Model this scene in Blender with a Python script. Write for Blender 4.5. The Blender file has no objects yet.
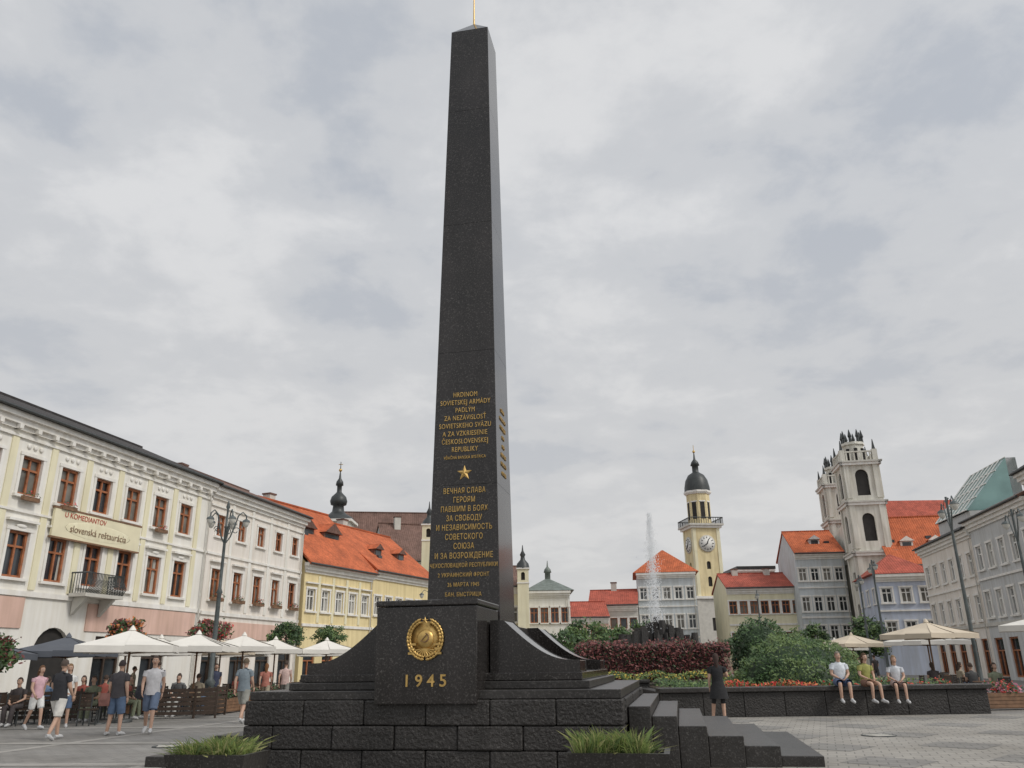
import bpy, math, random
from mathutils import Matrix, Vector
random.seed(7)
S=bpy.context.scene
COL=S.collection
rad=math.radians
# ---------------------------------------------------------------- materials
def mk(name,c,rough=.8,var=.2,sc=1.5,bump=0.,bsc=25,metal=0.,streak=0.,spec=.5,det=6,c2=None):
    m=bpy.data.materials.new(name);m.use_nodes=True
    nt=m.node_tree;N=nt.nodes;L=nt.links;b=N['Principled BSDF']
    b.inputs['Roughness'].default_value=rough;b.inputs['Metallic'].default_value=metal
    b.inputs['Specular IOR Level'].default_value=spec
    tc=N.new('ShaderNodeTexCoord')
    n=N.new('ShaderNodeTexNoise');n.inputs['Scale'].default_value=sc;n.inputs['Detail'].default_value=det
    L.new(tc.outputs['Object'],n.inputs['Vector'])
    r=N.new('ShaderNodeValToRGB')
    r.color_ramp.elements[0].position=.3;r.color_ramp.elements[1].position=.7
    lo=[x*(1-var) for x in c];hi=[min(1,x*(1+var)) for x in (c2 or c)]
    r.color_ramp.elements[0].color=(*lo,1);r.color_ramp.elements[1].color=(*hi,1)
    L.new(n.outputs['Fac'],r.inputs['Fac']);out=r.outputs['Color']
    if streak>0:
        mp=N.new('ShaderNodeMapping');mp.inputs['Scale'].default_value=(2.2,2.2,.22)
        L.new(tc.outputs['Object'],mp.inputs['Vector'])
        n2=N.new('ShaderNodeTexNoise');n2.inputs['Scale'].default_value=1.3;n2.inputs['Detail'].default_value=8
        L.new(mp.outputs['Vector'],n2.inputs['Vector'])
        r2=N.new('ShaderNodeValToRGB');r2.color_ramp.elements[0].position=.35;r2.color_ramp.elements[1].position=.62
        k=1-streak;r2.color_ramp.elements[0].color=(k,k*.98,k*.94,1);r2.color_ramp.elements[1].color=(1,1,1,1)
        L.new(n2.outputs['Fac'],r2.inputs['Fac'])
        mx=N.new('ShaderNodeMixRGB');mx.blend_type='MULTIPLY';mx.inputs[0].default_value=1
        L.new(out,mx.inputs[1]);L.new(r2.outputs['Color'],mx.inputs[2]);out=mx.outputs[0]
    L.new(out,b.inputs['Base Color'])
    if bump>0:
        n3=N.new('ShaderNodeTexNoise');n3.inputs['Scale'].default_value=bsc;n3.inputs['Detail'].default_value=5
        L.new(tc.outputs['Object'],n3.inputs['Vector'])
        bp=N.new('ShaderNodeBump');bp.inputs['Strength'].default_value=bump;bp.inputs['Distance'].default_value=.05
        L.new(n3.outputs['Fac'],bp.inputs['Height']);L.new(bp.outputs['Normal'],b.inputs['Normal'])
    return m
def granite(name,base,rough,bump=0.,sp=.16):
    m=mk(name,base,rough,.35,.8,bump,18,streak=.3);nt=m.node_tree;N=nt.nodes;L=nt.links;b=N['Principled BSDF']
    src=b.inputs['Base Color'].links[0].from_socket
    tc=[x for x in N if x.type=='TEX_COORD'][0]
    v=N.new('ShaderNodeTexNoise');v.inputs['Scale'].default_value=30;v.inputs['Detail'].default_value=4;v.inputs['Roughness'].default_value=.85
    L.new(tc.outputs['Object'],v.inputs['Vector'])
    r=N.new('ShaderNodeValToRGB');r.color_ramp.elements[0].position=.54;r.color_ramp.elements[1].position=.72
    r.color_ramp.elements[0].color=(0,0,0,1);r.color_ramp.elements[1].color=(sp,sp*.94,sp*.88,1)
    L.new(v.outputs['Fac'],r.inputs['Fac'])
    a=N.new('ShaderNodeMixRGB');a.blend_type='ADD';a.inputs[0].default_value=1
    L.new(src,a.inputs[1]);L.new(r.outputs['Color'],a.inputs[2]);L.new(a.outputs[0],b.inputs['Base Color'])
    return m
def roofmat(name,c,var=.22):
    m=mk(name,c,.85,var,.9,0,20,streak=.2);nt=m.node_tree;N=nt.nodes;L=nt.links;b=N['Principled BSDF']
    tc=[x for x in N if x.type=='TEX_COORD'][0]
    w=N.new('ShaderNodeTexWave');w.bands_direction='X';w.inputs['Scale'].default_value=1.3
    L.new(tc.outputs['Object'],w.inputs['Vector'])
    w2=N.new('ShaderNodeTexWave');w2.bands_direction='Z';w2.inputs['Scale'].default_value=1.6;w2.wave_profile='SAW'
    L.new(tc.outputs['Object'],w2.inputs['Vector'])
    ad=N.new('ShaderNodeMath');ad.operation='ADD';L.new(w.outputs['Fac'],ad.inputs[0]);L.new(w2.outputs['Fac'],ad.inputs[1])
    bp=N.new('ShaderNodeBump');bp.inputs['Strength'].default_value=.6;bp.inputs['Distance'].default_value=.06
    L.new(ad.outputs[0],bp.inputs['Height']);L.new(bp.outputs['Normal'],b.inputs['Normal'])
    src=b.inputs['Base Color'].links[0].from_socket
    n=N.new('ShaderNodeTexNoise');n.inputs['Scale'].default_value=7;n.inputs['Detail'].default_value=2;L.new(tc.outputs['Object'],n.inputs['Vector'])
    r=N.new('ShaderNodeValToRGB');r.color_ramp.elements[0].position=.35;r.color_ramp.elements[1].position=.6
    r.color_ramp.elements[0].color=(.74,.72,.72,1);r.color_ramp.elements[1].color=(1,1,1,1);L.new(n.outputs['Fac'],r.inputs['Fac'])
    x=N.new('ShaderNodeMixRGB');x.blend_type='MULTIPLY';x.inputs[0].default_value=1
    L.new(src,x.inputs[1]);L.new(r.outputs['Color'],x.inputs[2]);L.new(x.outputs[0],b.inputs['Base Color'])
    return m
def pave(name,c1,c2,mortar,bw=.4,bh=.2,rot=0):
    m=mk(name,c1,.75,.2,.35,.15,30);nt=m.node_tree;N=nt.nodes;L=nt.links;b=N['Principled BSDF']
    tc=[x for x in N if x.type=='TEX_COORD'][0]
    mp=N.new('ShaderNodeMapping');mp.inputs['Rotation'].default_value=(0,0,rad(rot));L.new(tc.outputs['Object'],mp.inputs['Vector'])
    br=N.new('ShaderNodeTexBrick');br.inputs['Scale'].default_value=1
    br.inputs['Brick Width'].default_value=bw;br.inputs['Row Height'].default_value=bh;br.inputs['Mortar Size'].default_value=.012
    br.inputs['Color1'].default_value=(*c1,1);br.inputs['Color2'].default_value=(*c2,1);br.inputs['Mortar'].default_value=(*mortar,1)
    L.new(mp.outputs['Vector'],br.inputs['Vector'])
    n=N.new('ShaderNodeTexNoise');n.inputs['Scale'].default_value=.35;n.inputs['Detail'].default_value=10;n.inputs['Roughness'].default_value=.7
    L.new(tc.outputs['Object'],n.inputs['Vector'])
    r=N.new('ShaderNodeValToRGB');r.color_ramp.elements[0].position=.33;r.color_ramp.elements[1].position=.66
    r.color_ramp.elements[0].color=(.6,.59,.57,1);r.color_ramp.elements[1].color=(1.,1.,1.,1);L.new(n.outputs['Fac'],r.inputs['Fac'])
    x=N.new('ShaderNodeMixRGB');x.blend_type='MULTIPLY';x.inputs[0].default_value=1
    L.new(br.outputs['Color'],x.inputs[1]);L.new(r.outputs['Color'],x.inputs[2]);L.new(x.outputs[0],b.inputs['Base Color'])
    return m
M={}
M['white']=mk('stucco_white',(.81,.79,.74),.85,.05,.7,.08,30,streak=.10)
M['cream']=mk('stucco_cream',(.80,.75,.69),.85,.05,.7,.08,30,streak=.12)
M['yel']=mk('stucco_yellow',(.80,.67,.38),.85,.06,.7,.08,30,streak=.15)
M['palely']=mk('stucco_pale_yellow',(.79,.74,.54),.85,.06,.7,streak=.1)
M['yel2']=mk('stucco_tower_yellow',(.74,.63,.38),.85,.08,.6,streak=.2)
M['pink']=mk('stucco_pink',(.70,.48,.40),.85,.08,.7,streak=.15)
M['grey']=mk('stucco_grey',(.57,.58,.58),.85,.07,.7,streak=.18)
M['bluegrey']=mk('stucco_bluegrey',(.57,.61,.63),.85,.07,.7,streak=.18)
M['blue']=mk('stucco_blue',(.50,.55,.66),.85,.07,.7,streak=.15)
M['church']=mk('stucco_church',(.70,.68,.61),.85,.08,.5,streak=.25)
M['stone']=mk('stone_trim',(.55,.53,.48),.8,.1,2,.1)
M['trim']=mk('trim_white',(.81,.79,.75),.8,.06,2,streak=.1)
M['brown']=mk('wood_brown',(.33,.12,.05),.6,.3,4)
M['fwhite']=mk('frame_white',(.75,.74,.7),.5,.05,4)
M['glass']=mk('window_glass',(.035,.04,.045),.08,.8,.45,spec=.6)
M['glass2']=mk('window_glass_curtain',(.16,.15,.13),.25,.5,.8)
M['dark']=mk('dark_interior',(.025,.022,.02),.8,.3,2)
M['rdark']=roofmat('roof_dark',(.055,.05,.05))
M['rorange']=roofmat('roof_orange',(.60,.155,.06))
M['rred']=roofmat('roof_red',(.48,.11,.07))
M['rbrown']=roofmat('roof_brown',(.21,.125,.10))
M['copper']=mk('roof_copper',(.17,.20,.18),.6,.25,2,streak=.2)
M['black']=mk('dome_black',(.035,.04,.04),.45,.3,2)
M['gran']=granite('granite_polished',(.022,.019,.018),.15,0,.14)
M['granr']=granite('granite_rough',(.028,.025,.023),.6,.8,.10)
M['granm']=granite('granite_matt',(.032,.029,.027),.38,.15,.12)
M['gold']=mk('gold_leaf',(.60,.40,.14),.42,.25,12,metal=.75)
M['iron']=mk('cast_iron',(.05,.055,.055),.5,.3,6)
M['irong']=mk('lamp_iron_green',(.085,.10,.10),.5,.3,6)
M['lampglass']=mk('lamp_glass',(.6,.59,.54),.2,.05,4)
M['canvas']=mk('canvas_white',(.76,.73,.67),.85,.06,1.5,.1,6)
M['curtain']=mk('curtain_net',(.42,.40,.36),.9,.1,3)
M['canvas2']=mk('canvas_beige',(.62,.53,.41),.85,.08,1.5,.1,6)
M['canvas3']=mk('canvas_dark',(.10,.11,.13),.85,.08,1.5,.1,6)
M['wood']=mk('terrace_wood',(.20,.11,.06),.6,.3,5)
M['dwood']=mk('dark_stained_wood',(.05,.032,.022),.6,.3,5)
M['soil']=mk('soil',(.06,.045,.03),.95,.3,5,.5)
M['lf1']=mk('leaf_dark',(.03,.062,.022),.6,.3,6)
M['lf2']=mk('leaf_mid',(.06,.115,.035),.6,.3,6)
M['lf3']=mk('leaf_light',(.12,.18,.055),.6,.3,6)
M['gr1']=mk('grass_blade',(.20,.26,.07),.6,.3,6)
M['gr2']=mk('grass_blade_dry',(.34,.34,.14),.6,.3,6)
M['hd1']=mk('barberry_dark',(.06,.025,.025),.6,.3,6)
M['hd2']=mk('barberry_red',(.19,.06,.055),.6,.3,6)
M['flr']=mk('flower_red',(.55,.04,.03),.6,.2,6)
M['flo']=mk('flower_orange',(.6,.20,.06),.6,.2,6)
M['fly']=mk('flower_yellow',(.55,.42,.08),.6,.2,6)
M['flp']=mk('flower_pink',(.55,.2,.28),.6,.2,6)
M['bark']=mk('bark',(.09,.065,.045),.9,.3,6,.5)
M['water']=mk('water_spray',(.86,.88,.9),.3,.02,3)
M['banner']=mk('banner_cream',(.76,.70,.50),.7,.08,1)
M['redp']=mk('red_paint',(.45,.05,.03),.6,.1,2)
M['glassroof']=mk('glass_roof',(.22,.36,.34),.15,.2,.6)
M['pave']=pave('paving_grey',(.31,.297,.277),(.265,.255,.24),(.165,.158,.15),.42,.21,12)
M['paveD']=pave('paving_dark',(.30,.288,.268),(.26,.25,.235),(.17,.165,.155),.3,.3,20)
M['paveL']=pave('paving_light',(.40,.375,.335),(.345,.325,.295),(.22,.21,.19),.3,.3,20)
M['paveL2']=pave('paving_light_band',(.44,.42,.39),(.38,.365,.34),(.26,.25,.235),.5,.5,12)
def cloth(name,c):
    if name not in M: M[name]=mk(name,c,.9,.14,9,.25,14)
    return M[name]
# ---------------------------------------------------------------- mesh builder
class MB:
    def __init__(s): s.v=[];s.f=[];s.m=[];s.sm=[];s.mats=[];s.T=None
    def mi(s,mat):
        if isinstance(mat,str): mat=M[mat]
        if mat not in s.mats: s.mats.append(mat)
        return s.mats.index(mat)
    def add(s,pts,faces,mat,smooth=False):
        o=len(s.v)
        for p in pts:
            p=Vector(p)
            if s.T is not None: p=s.T@p
            s.v.append((p.x,p.y,p.z))
        i=s.mi(mat)
        for f in faces: s.f.append([o+k for k in f]);s.m.append(i);s.sm.append(smooth)
    def poly(s,pts,mat): s.add(pts,[list(range(len(pts)))],mat)
    def box(s,x0,y0,z0,x1,y1,z1,mat):
        s.add([(x0,y0,z0),(x1,y0,z0),(x1,y1,z0),(x0,y1,z0),(x0,y0,z1),(x1,y0,z1),(x1,y1,z1),(x0,y1,z1)],
          [[3,2,1,0],[4,5,6,7],[0,1,5,4],[1,2,6,5],[2,3,7,6],[3,0,4,7]],mat)
    def loft(s,rings,mat,smooth=False,cap=True):
        n=len(rings[0]);pts=[p for r in rings for p in r];F=[]
        for k in range(len(rings)-1):
            for i in range(n):
                j=(i+1)%n;F.append([k*n+i,k*n+j,(k+1)*n+j,(k+1)*n+i])
        s.add(pts,F,mat,smooth)
        if cap:
            s.add(rings[0],[list(range(n))[::-1]],mat);s.add(rings[-1],[list(range(n))],mat)
    def lathe(s,cx,cy,prof,n,mat,smooth=True,ph=0,cap=True):
        s.loft([[(cx+r*math.cos(ph+2*math.pi*i/n),cy+r*math.sin(ph+2*math.pi*i/n),z) for i in range(n)] for r,z in prof],mat,smooth,cap)
    def tube(s,pts,rs,n,mat,smooth=True,cap=True):
        pts=[Vector(p) for p in pts];R=[]
        ref=None
        for i,p in enumerate(pts):
            d=(pts[min(i+1,len(pts)-1)]-pts[max(i-1,0)])
            if d.length<1e-6:d=Vector((0,0,1))
            d.normalize()
            if ref is None: ref=Vector((1,0,0)) if abs(d.x)<.8 else Vector((0,1,0))
            a=d.cross(ref)
            if a.length<1e-4: a=d.cross(Vector((0,1,.3)))
            a.normalize();b=d.cross(a).normalized()
            r=rs[i] if isinstance(rs,(list,tuple)) else rs
            R.append([p+a*math.cos(2*math.pi*k/n)*r+b*math.sin(2*math.pi*k/n)*r for k in range(n)])
        s.loft(R,mat,smooth,cap)
    def ell(s,c,r,mat,n=10,m=7,smooth=True,keep=None,shape=None):
        pts=[];F=[]
        for i in range(m+1):
            a=-math.pi/2+math.pi*i/m
            for k in range(n):
                b=2*math.pi*k/n
                u=Vector((math.cos(a)*math.cos(b),math.cos(a)*math.sin(b),math.sin(a)))
                w=shape(u) if shape else u
                pts.append((c[0]+r[0]*w.x,c[1]+r[1]*w.y,c[2]+r[2]*w.z))
        for i in range(m):
            a=-math.pi/2+math.pi*(i+.5)/m
            for k in range(n):
                b=2*math.pi*(k+.5)/n
                u=(math.cos(a)*math.cos(b),math.cos(a)*math.sin(b),math.sin(a))
                if keep and not keep(u): continue
                j=(k+1)%n;F.append([i*n+k,i*n+j,(i+1)*n+j,(i+1)*n+k])
        s.add(pts,F,mat,smooth)
    def leaves(s,c,r,n,size,mats,surf=0.,clumps=0,lo=-1):
        cl=[]
        for _ in range(clumps):
            a=Vector((random.gauss(0,1),random.gauss(0,1),random.gauss(0,1))).normalized()*random.random()**.4
            cl.append(a*.85)
        for _ in range(n):
            if clumps:
                k=random.randrange(clumps);q=cl[k]+Vector((random.gauss(0,1),random.gauss(0,1),random.gauss(0,1)))*.13
                mm=mats[min(len(mats)-1,max(0,int((k%3)*.6+random.random()*len(mats)*.7)))]
            else:
                a=Vector((random.gauss(0,1),random.gauss(0,1),random.gauss(0,1))).normalized()
                t=surf+(1-surf)*random.random()**.5 if surf else random.random()**.4
                lump=math.sin(a.x*7+c[0])+math.sin(a.y*9+a.z*8)+.7*math.sin(a.x*15+a.z*13)
                t*=1+.045*lump
                q=a*t;mm=random.choice(mats)
                if surf and len(mats)>2: mm=mats[min(len(mats)-1,max(0,int((lump+2.2)/4.4*len(mats)+random.uniform(-.8,.8))))]
            if q.z<lo: continue
            p=Vector((c[0]+q.x*r[0],c[1]+q.y*r[1],c[2]+q.z*r[2]))
            u=Vector((random.gauss(0,1),random.gauss(0,1),random.gauss(0,1))).normalized()
            w=u.orthogonal().normalized();sz=size*random.uniform(.6,1.3)
            s.add([p-u*sz,p+w*sz*.5,p+u*sz,p-w*sz*.5],[[0,1,2,3]],mm)
    def build(s,name,parent=None,loc=(0,0,0),rz=0,bevel=0):
        me=bpy.data.meshes.new(name);me.from_pydata(s.v,[],s.f)
        for m in s.mats: me.materials.append(m)
        me.polygons.foreach_set('material_index',s.m);me.polygons.foreach_set('use_smooth',s.sm);me.update()
        o=bpy.data.objects.new(name,me);COL.objects.link(o)
        o.location=loc;o.rotation_euler=(0,0,rz)
        if parent: o.parent=parent
        if bevel:
            b=o.modifiers.new('b','BEVEL');b.width=bevel;b.segments=2;b.limit_method='ANGLE'
        return o
def empty(name,loc=(0,0,0),rz=0):
    e=bpy.data.objects.new(name,None);COL.objects.link(e);e.location=loc;e.rotation_euler=(0,0,rz);return e
def txt(body,size,mat,parent,loc,rot,name='lettering',align='CENTER',ext=.008,bold=0.,spacing=1.,sx=1.):
    c=bpy.data.curves.new(name,'FONT');c.body=body;c.size=size;c.align_x=align;c.align_y='CENTER';c.extrude=ext
    c.offset=bold;c.space_character=spacing
    c.materials.append(M[mat]);o=bpy.data.objects.new(name,c);COL.objects.link(o);o.parent=parent;o.location=loc;o.rotation_euler=rot;o.scale=(sx,1,1);return o
# ---------------------------------------------------------------- walls & windows
def wall(W,L,z0,z1,ops,mat,dep=.22,x0=0):
    xs=sorted({x0,L}|{o['x0'] for o in ops}|{o['x1'] for o in ops});zs=sorted({z0,z1}|{o['z0'] for o in ops}|{o['z1'] for o in ops})
    for i in range(len(xs)-1):
        for j in range(len(zs)-1):
            cx=(xs[i]+xs[i+1])/2;cz=(zs[j]+zs[j+1])/2
            if any(o['x0']<cx<o['x1'] and o['z0']<cz<o['z1'] for o in ops): continue
            W.poly([(xs[i],0,zs[j]),(xs[i+1],0,zs[j]),(xs[i+1],0,zs[j+1]),(xs[i],0,zs[j+1])],mat)
    for o in ops:
        a,b,c,d=o['x0'],o['x1'],o['z0'],o['z1']
        W.poly([(a,0,c),(a,dep,c),(a,dep,d),(a,0,d)],mat);W.poly([(b,0,c),(b,0,d),(b,dep,d),(b,dep,c)],mat)
        W.poly([(a,0,c),(b,0,c),(b,dep,c),(a,dep,c)],mat)
        if o.get('arch'):
            r=(b-a)/2;m=(a+b)/2;zc=d-r;n=10
            arc=[(m+r*math.cos(math.pi*k/n),zc+r*math.sin(math.pi*k/n)) for k in range(n+1)]
            for k in range(n):
                cx=b if k<n/2 else a
                W.poly([(cx,0,d),(arc[k][0],0,arc[k][1]),(arc[k+1][0],0,arc[k+1][1])],mat)
                W.poly([(arc[k][0],0,arc[k][1]),(arc[k][0],dep,arc[k][1]),(arc[k+1][0],dep,arc[k+1][1]),(arc[k+1][0],0,arc[k+1][1])],mat)
        else: W.poly([(a,0,d),(a,dep,d),(b,dep,d),(b,0,d)],mat)
def window(N,T,o,lod=0):
    a,b,c,d=o['x0'],o['x1'],o['z0'],o['z1'];fm=o.get('fm','brown');tm=o.get('tm','trim');g=.2
    gm='dark' if o.get('void') else (random.choice(['glass','glass','glass2']) if not o.get('shop') else 'glass')
    N.poly([(a,g,c),(b,g,c),(b,g,d),(a,g,d)],gm)
    if not o.get('void'):
        f=.11 if lod==0 else .1
        N.box(a,.09,c,a+f,.19,d,fm);N.box(b-f,.09,c,b,.19,d,fm)
        N.box(a+f,.09,c,b-f,.19,c+f,fm);N.box(a+f,.09,d-f,b-f,.19,d,fm)
        if lod<2:
            m=(a+b)/2;zt=c+(d-c)*.66
            N.box(m-.05,.10,c+f,m+.05,.185,zt-.03,fm);N.box(a+f,.105,zt-.03,b-f,.18,zt+.06,fm)
            if not o.get('shop'): N.box(m-.045,.10,zt+.06,m+.045,.185,d-f,fm)
            if lod==0 and not o.get('shop') and random.random()<.45:
                q=random.uniform(.1,.28)*(b-a);N.poly([(a+f,.195,c+f),(a+f+q,.195,c+f),(a+f+q*.7,.195,d-f),(a+f,.195,d-f)],'curtain');N.poly([(b-f-q,.195,c+f),(b-f,.195,c+f),(b-f,.195,d-f),(b-f-q*.7,.195,d-f)],'curtain')
    if o.get('sur',1):
        w=.15;p=-.05
        T.box(a-w,p,c,a-.002,-.001,d,tm);T.box(b+.002,p,c,b+w,-.001,d,tm)
        T.box(a-w-.03,p-.02,d+.002,b+w+.03,-.001,d+w,tm);T.box(a-w-.06,-.14,c-.12,b+w+.06,-.001,c-.002,tm)
        if o.get('ped'): T.box(a-w-.12,-.2,d+.38,b+w+.12,-.001,d+.48,tm)
        if o.get('box'):
            T.box(a-.05,-.38,c-.1,b+.05,-.16,c+.1,'wood')
            N.leaves(((a+b)/2,-.3,c+.2),((b-a)/2+.1,.22,.22),90,.07,[M['lf2'],M['lf1'],M['flr'],M['lf1']])
def dormer(R,W,N,x,D,H,rh,w=1.3,h=1.3,t=.28,mat='rorange',wm='white'):
    k=rh/(D/2);y0=D*t*.5;z0=H+k*y0;z1=z0+h;y1=(z1-H)/k
    W.box(x-w/2,y0,z0-.2,x+w/2,y1,z1,wm)
    N.box(x-w/2+.2,y0-.03,z0+.25,x+w/2-.2,y0-.003,z1-.15,'glass')
    zr=z1+w*.35;yr=(zr-H)/k
    a=[(x-w/2-.15,y0-.25,z1-.03),(x,y0-.25,zr+.05),(x+w/2+.15,y0-.25,z1-.03)]
    b=[(x-w/2-.15,y1+.1,z1-.03),(x,yr+.3,zr+.05),(x+w/2+.15,y1+.1,z1-.03)]
    R.poly([a[0],b[0],b[1],a[1]],mat);R.poly([a[1],b[1],b[2],a[2]],mat);R.poly(a,wm)
def building(name,p0,p1,H,D,wm,rows,roof=('gable',3,'rorange'),lod=0,strings=(),pil=None,chim=(),dorm=(),cornice=True,side=None,sidel=None):
    dx,dy=p1[0]-p0[0],p1[1]-p0[1];L=math.hypot(dx,dy)
    E=empty(name,(p0[0],p0[1],0),math.atan2(dy,dx))
    W,N,T,R=MB(),MB(),MB(),MB()
    def mkops(rows,L):
        ops=[]
        for r in rows:
            xs=r.get('xs')
            if xs is None:
                n=r['n'];xs=[L*(i+.5)/n for i in range(n)]
            for x in xs:
                o=dict(r);o.update(x0=x-r['w']/2,x1=x+r['w']/2,z0=r['z']-r['h']/2,z1=r['z']+r['h']/2)
                if o['z0']<.06:o['z0']=.06
                if o['x0']>.05 and o['x1']<L-.05: ops.append(o)
        return ops
    ops=mkops(rows,L);wall(W,L,0,H,ops,wm)
    for o in ops: window(N,T,o,lod)
    for X,rr in ((L,side),(0,sidel)):
        if rr:
            if X: Tm=Matrix.Translation((L,0,0))@Matrix.Rotation(rad(90),4,'Z')
            else: Tm=Matrix.Translation((0,D,0))@Matrix.Rotation(rad(-90),4,'Z')
            W.T=N.T=T.T=Tm;o2=mkops(rr,D);wall(W,D,0,H,o2,wm)
            for o in o2: window(N,T,o,lod)
            W.T=N.T=T.T=None
        else: W.poly([(X,0,0),(X,D,0),(X,D,H),(X,0,H)],wm)
    W.poly([(0,D,0),(0,D,H),(L,D,H),(L,D,0)],wm)
    if cornice:
        e=.002
        T.box(-e,-.12,H-.75,L+e,-.001,H-.55,'trim');T.box(-.05,-.28,H-.55,L+.05,-.001,H-.3,'trim');T.box(-.1,-.45,H-.3,L+.1,-.001,H-.04,'trim')
    for z,h,m in strings: T.box(-.003,-.1,z,L+.003,-.001,z+h,m)
    if pil:
        for x,w,z0,z1,m in pil: T.box(x-w/2,-.06,z0,x+w/2,-.001,z1,m)
    if lod<2: T.tube([(L-.25,-.14,.1),(L-.25,-.14,H-.8)],.045,6,'stone')
    kind,rh,rm=roof
    if kind=='gable':
        ov=.55;k=rh/(D/2);ze=H-k*ov*.3;t=.16
        sec=[(-ov,ze-.03),(D/2,H+rh),(D+ov,ze-.03),(D+ov,ze+t),(D/2,H+rh+t),(-ov,ze+t)]
        n=6;pts=[(-.12,y,z) for y,z in sec]+[(L+.12,y,z) for y,z in sec]
        R.add(pts,[[0,1,2,3,4,5][::-1],[6,7,8,9,10,11]]+[[i,(i+1)%n,n+(i+1)%n,n+i] for i in range(n)],rm)
        for X in (0,L): W.poly([(X,0,H),(X,D,H),(X,D/2,H+rh)],wm)
        R.box(-.13,D/2-.12,H+rh+t-.05,L+.13,D/2+.12,H+rh+t+.08,rm)
        R.tube([(-.1,-ov-.07,ze+.05),(L+.1,-ov-.07,ze+.05)],.07,6,'iron')
        if lod<2 and rh>3:
            for _ in range(int(L/3.5)):
                x=random.uniform(.8,L-.8);y=random.uniform(.25,.8)*D/2;zz_=H+k*y+t
                R.box(x-.3,y-.3,zz_-.15,x+.3,y+.3,zz_+.22,'glass')
    elif kind=='hip':
        ov=.5;ins=min(D/2,L/2-.1)
        P=[(-ov,-ov,H),(L+ov,-ov,H),(L+ov,D+ov,H),(-ov,D+ov,H),(ins,D/2,H+rh),(L-ins,D/2,H+rh)]
        R.add(P,[[0,1,5,4],[1,2,5],[2,3,4,5],[3,0,4],[3,2,1,0]],rm)
    elif kind=='flat':
        R.box(-.15,-.5,H,L+.15,D+.2,H+rh,rm)
    for x,y,h in chim:
        zt=H+rh*(1-abs(y-D/2)/(D/2)) if kind!='flat' else H
        W.box(x-.35,y-.35,zt-.8,x+.35,y+.35,zt+h,'stone');W.box(x-.42,y-.42,zt+h,x+.42,y+.42,zt+h+.12,'rbrown')
    for d in dorm: dormer(R,W,N,d[0],D,H,rh,*d[1:])
    W.build('walls',E);N.build('windows',E);T.build('trim',E);R.build('roof',E)
    return E,L
# ---------------------------------------------------------------- camera
cam=bpy.data.objects.new('camera',bpy.data.cameras.new('camera'));COL.objects.link(cam);S.camera=cam
cam.data.lens=28.1;cam.data.sensor_width=36;cam.data.clip_end=3000
cam.matrix_world=Matrix.Translation((0,0,1.6))@Matrix.Rotation(rad(90+19.2),4,'X')@Matrix.Rotation(rad(-.8),4,'Z')
S.view_settings.view_transform='Standard';S.view_settings.look='None';S.view_settings.exposure=0
# ---------------------------------------------------------------- world
w=bpy.data.worlds.new('World');S.world=w;w.use_nodes=True
nt=w.node_tree;N=nt.nodes;L=nt.links;N.clear()
out=N.new('ShaderNodeOutputWorld');mix=N.new('ShaderNodeMixShader');mix.inputs[0].default_value=.94
bg=N.new('ShaderNodeBackground');bg.inputs[1].default_value=.07
sky=N.new('ShaderNodeTexSky');sky.sky_type='NISHITA';sky.sun_disc=False;sky.sun_elevation=rad(50);sky.sun_rotation=rad(120)
L.new(sky.outputs[0],bg.inputs[0])
bg2=N.new('ShaderNodeBackground')
tc=N.new('ShaderNodeTexCoord');sp=N.new('ShaderNodeSeparateXYZ');L.new(tc.outputs['Generated'],sp.inputs[0])
def mth(op,a,b=None):
    n=N.new('ShaderNodeMath');n.operation=op
    for i,x in enumerate((a,b)):
        if x is None: continue
        if isinstance(x,(int,float)): n.inputs[i].default_value=x
        else: L.new(x,n.inputs[i])
    return n.outputs[0]
zz=mth('ADD',mth('MAXIMUM',sp.outputs['Z'],0.0),.22)
cb=N.new('ShaderNodeCombineXYZ');L.new(mth('DIVIDE',sp.outputs['X'],zz),cb.inputs[0]);L.new(mth('DIVIDE',sp.outputs['Y'],zz),cb.inputs[1])
def noise(sc,det,ro,dist,off):
    mp=N.new('ShaderNodeMapping');mp.inputs['Location'].default_value=off;L.new(cb.outputs[0],mp.inputs[0])
    n=N.new('ShaderNodeTexNoise');n.inputs['Scale'].default_value=sc;n.inputs['Detail'].default_value=det;n.inputs['Roughness'].default_value=ro;n.inputs['Distortion'].default_value=dist
    L.new(mp.outputs[0],n.inputs['Vector']);return n.outputs['Fac']
a=noise(1.5,4,.5,.2,(3,1,0));b=noise(4.2,8,.58,.15,(7,4,0))
f=mth('ADD',mth('MULTIPLY',a,.48),mth('MULTIPLY',b,.52))
r=N.new('ShaderNodeValToRGB');e=r.color_ramp.elements;r.color_ramp.interpolation='EASE'
e[0].position=.38;e[0].color=(.51,.54,.59,1);e[1].position=.60;e[1].color=(.76,.765,.775,1)
x=e.new(.48);x.color=(.63,.645,.67,1)
L.new(f,r.inputs[0])
h=N.new('ShaderNodeMapRange');h.inputs['From Min'].default_value=.0;h.inputs['From Max'].default_value=.5;h.inputs['To Min'].default_value=.7;h.inputs['To Max'].default_value=0
L.new(sp.outputs['Z'],h.inputs['Value'])
mx=N.new('ShaderNodeMixRGB');mx.inputs[2].default_value=(.67,.655,.635,1);L.new(h.outputs[0],mx.inputs[0]);L.new(r.outputs[0],mx.inputs[1])
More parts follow.
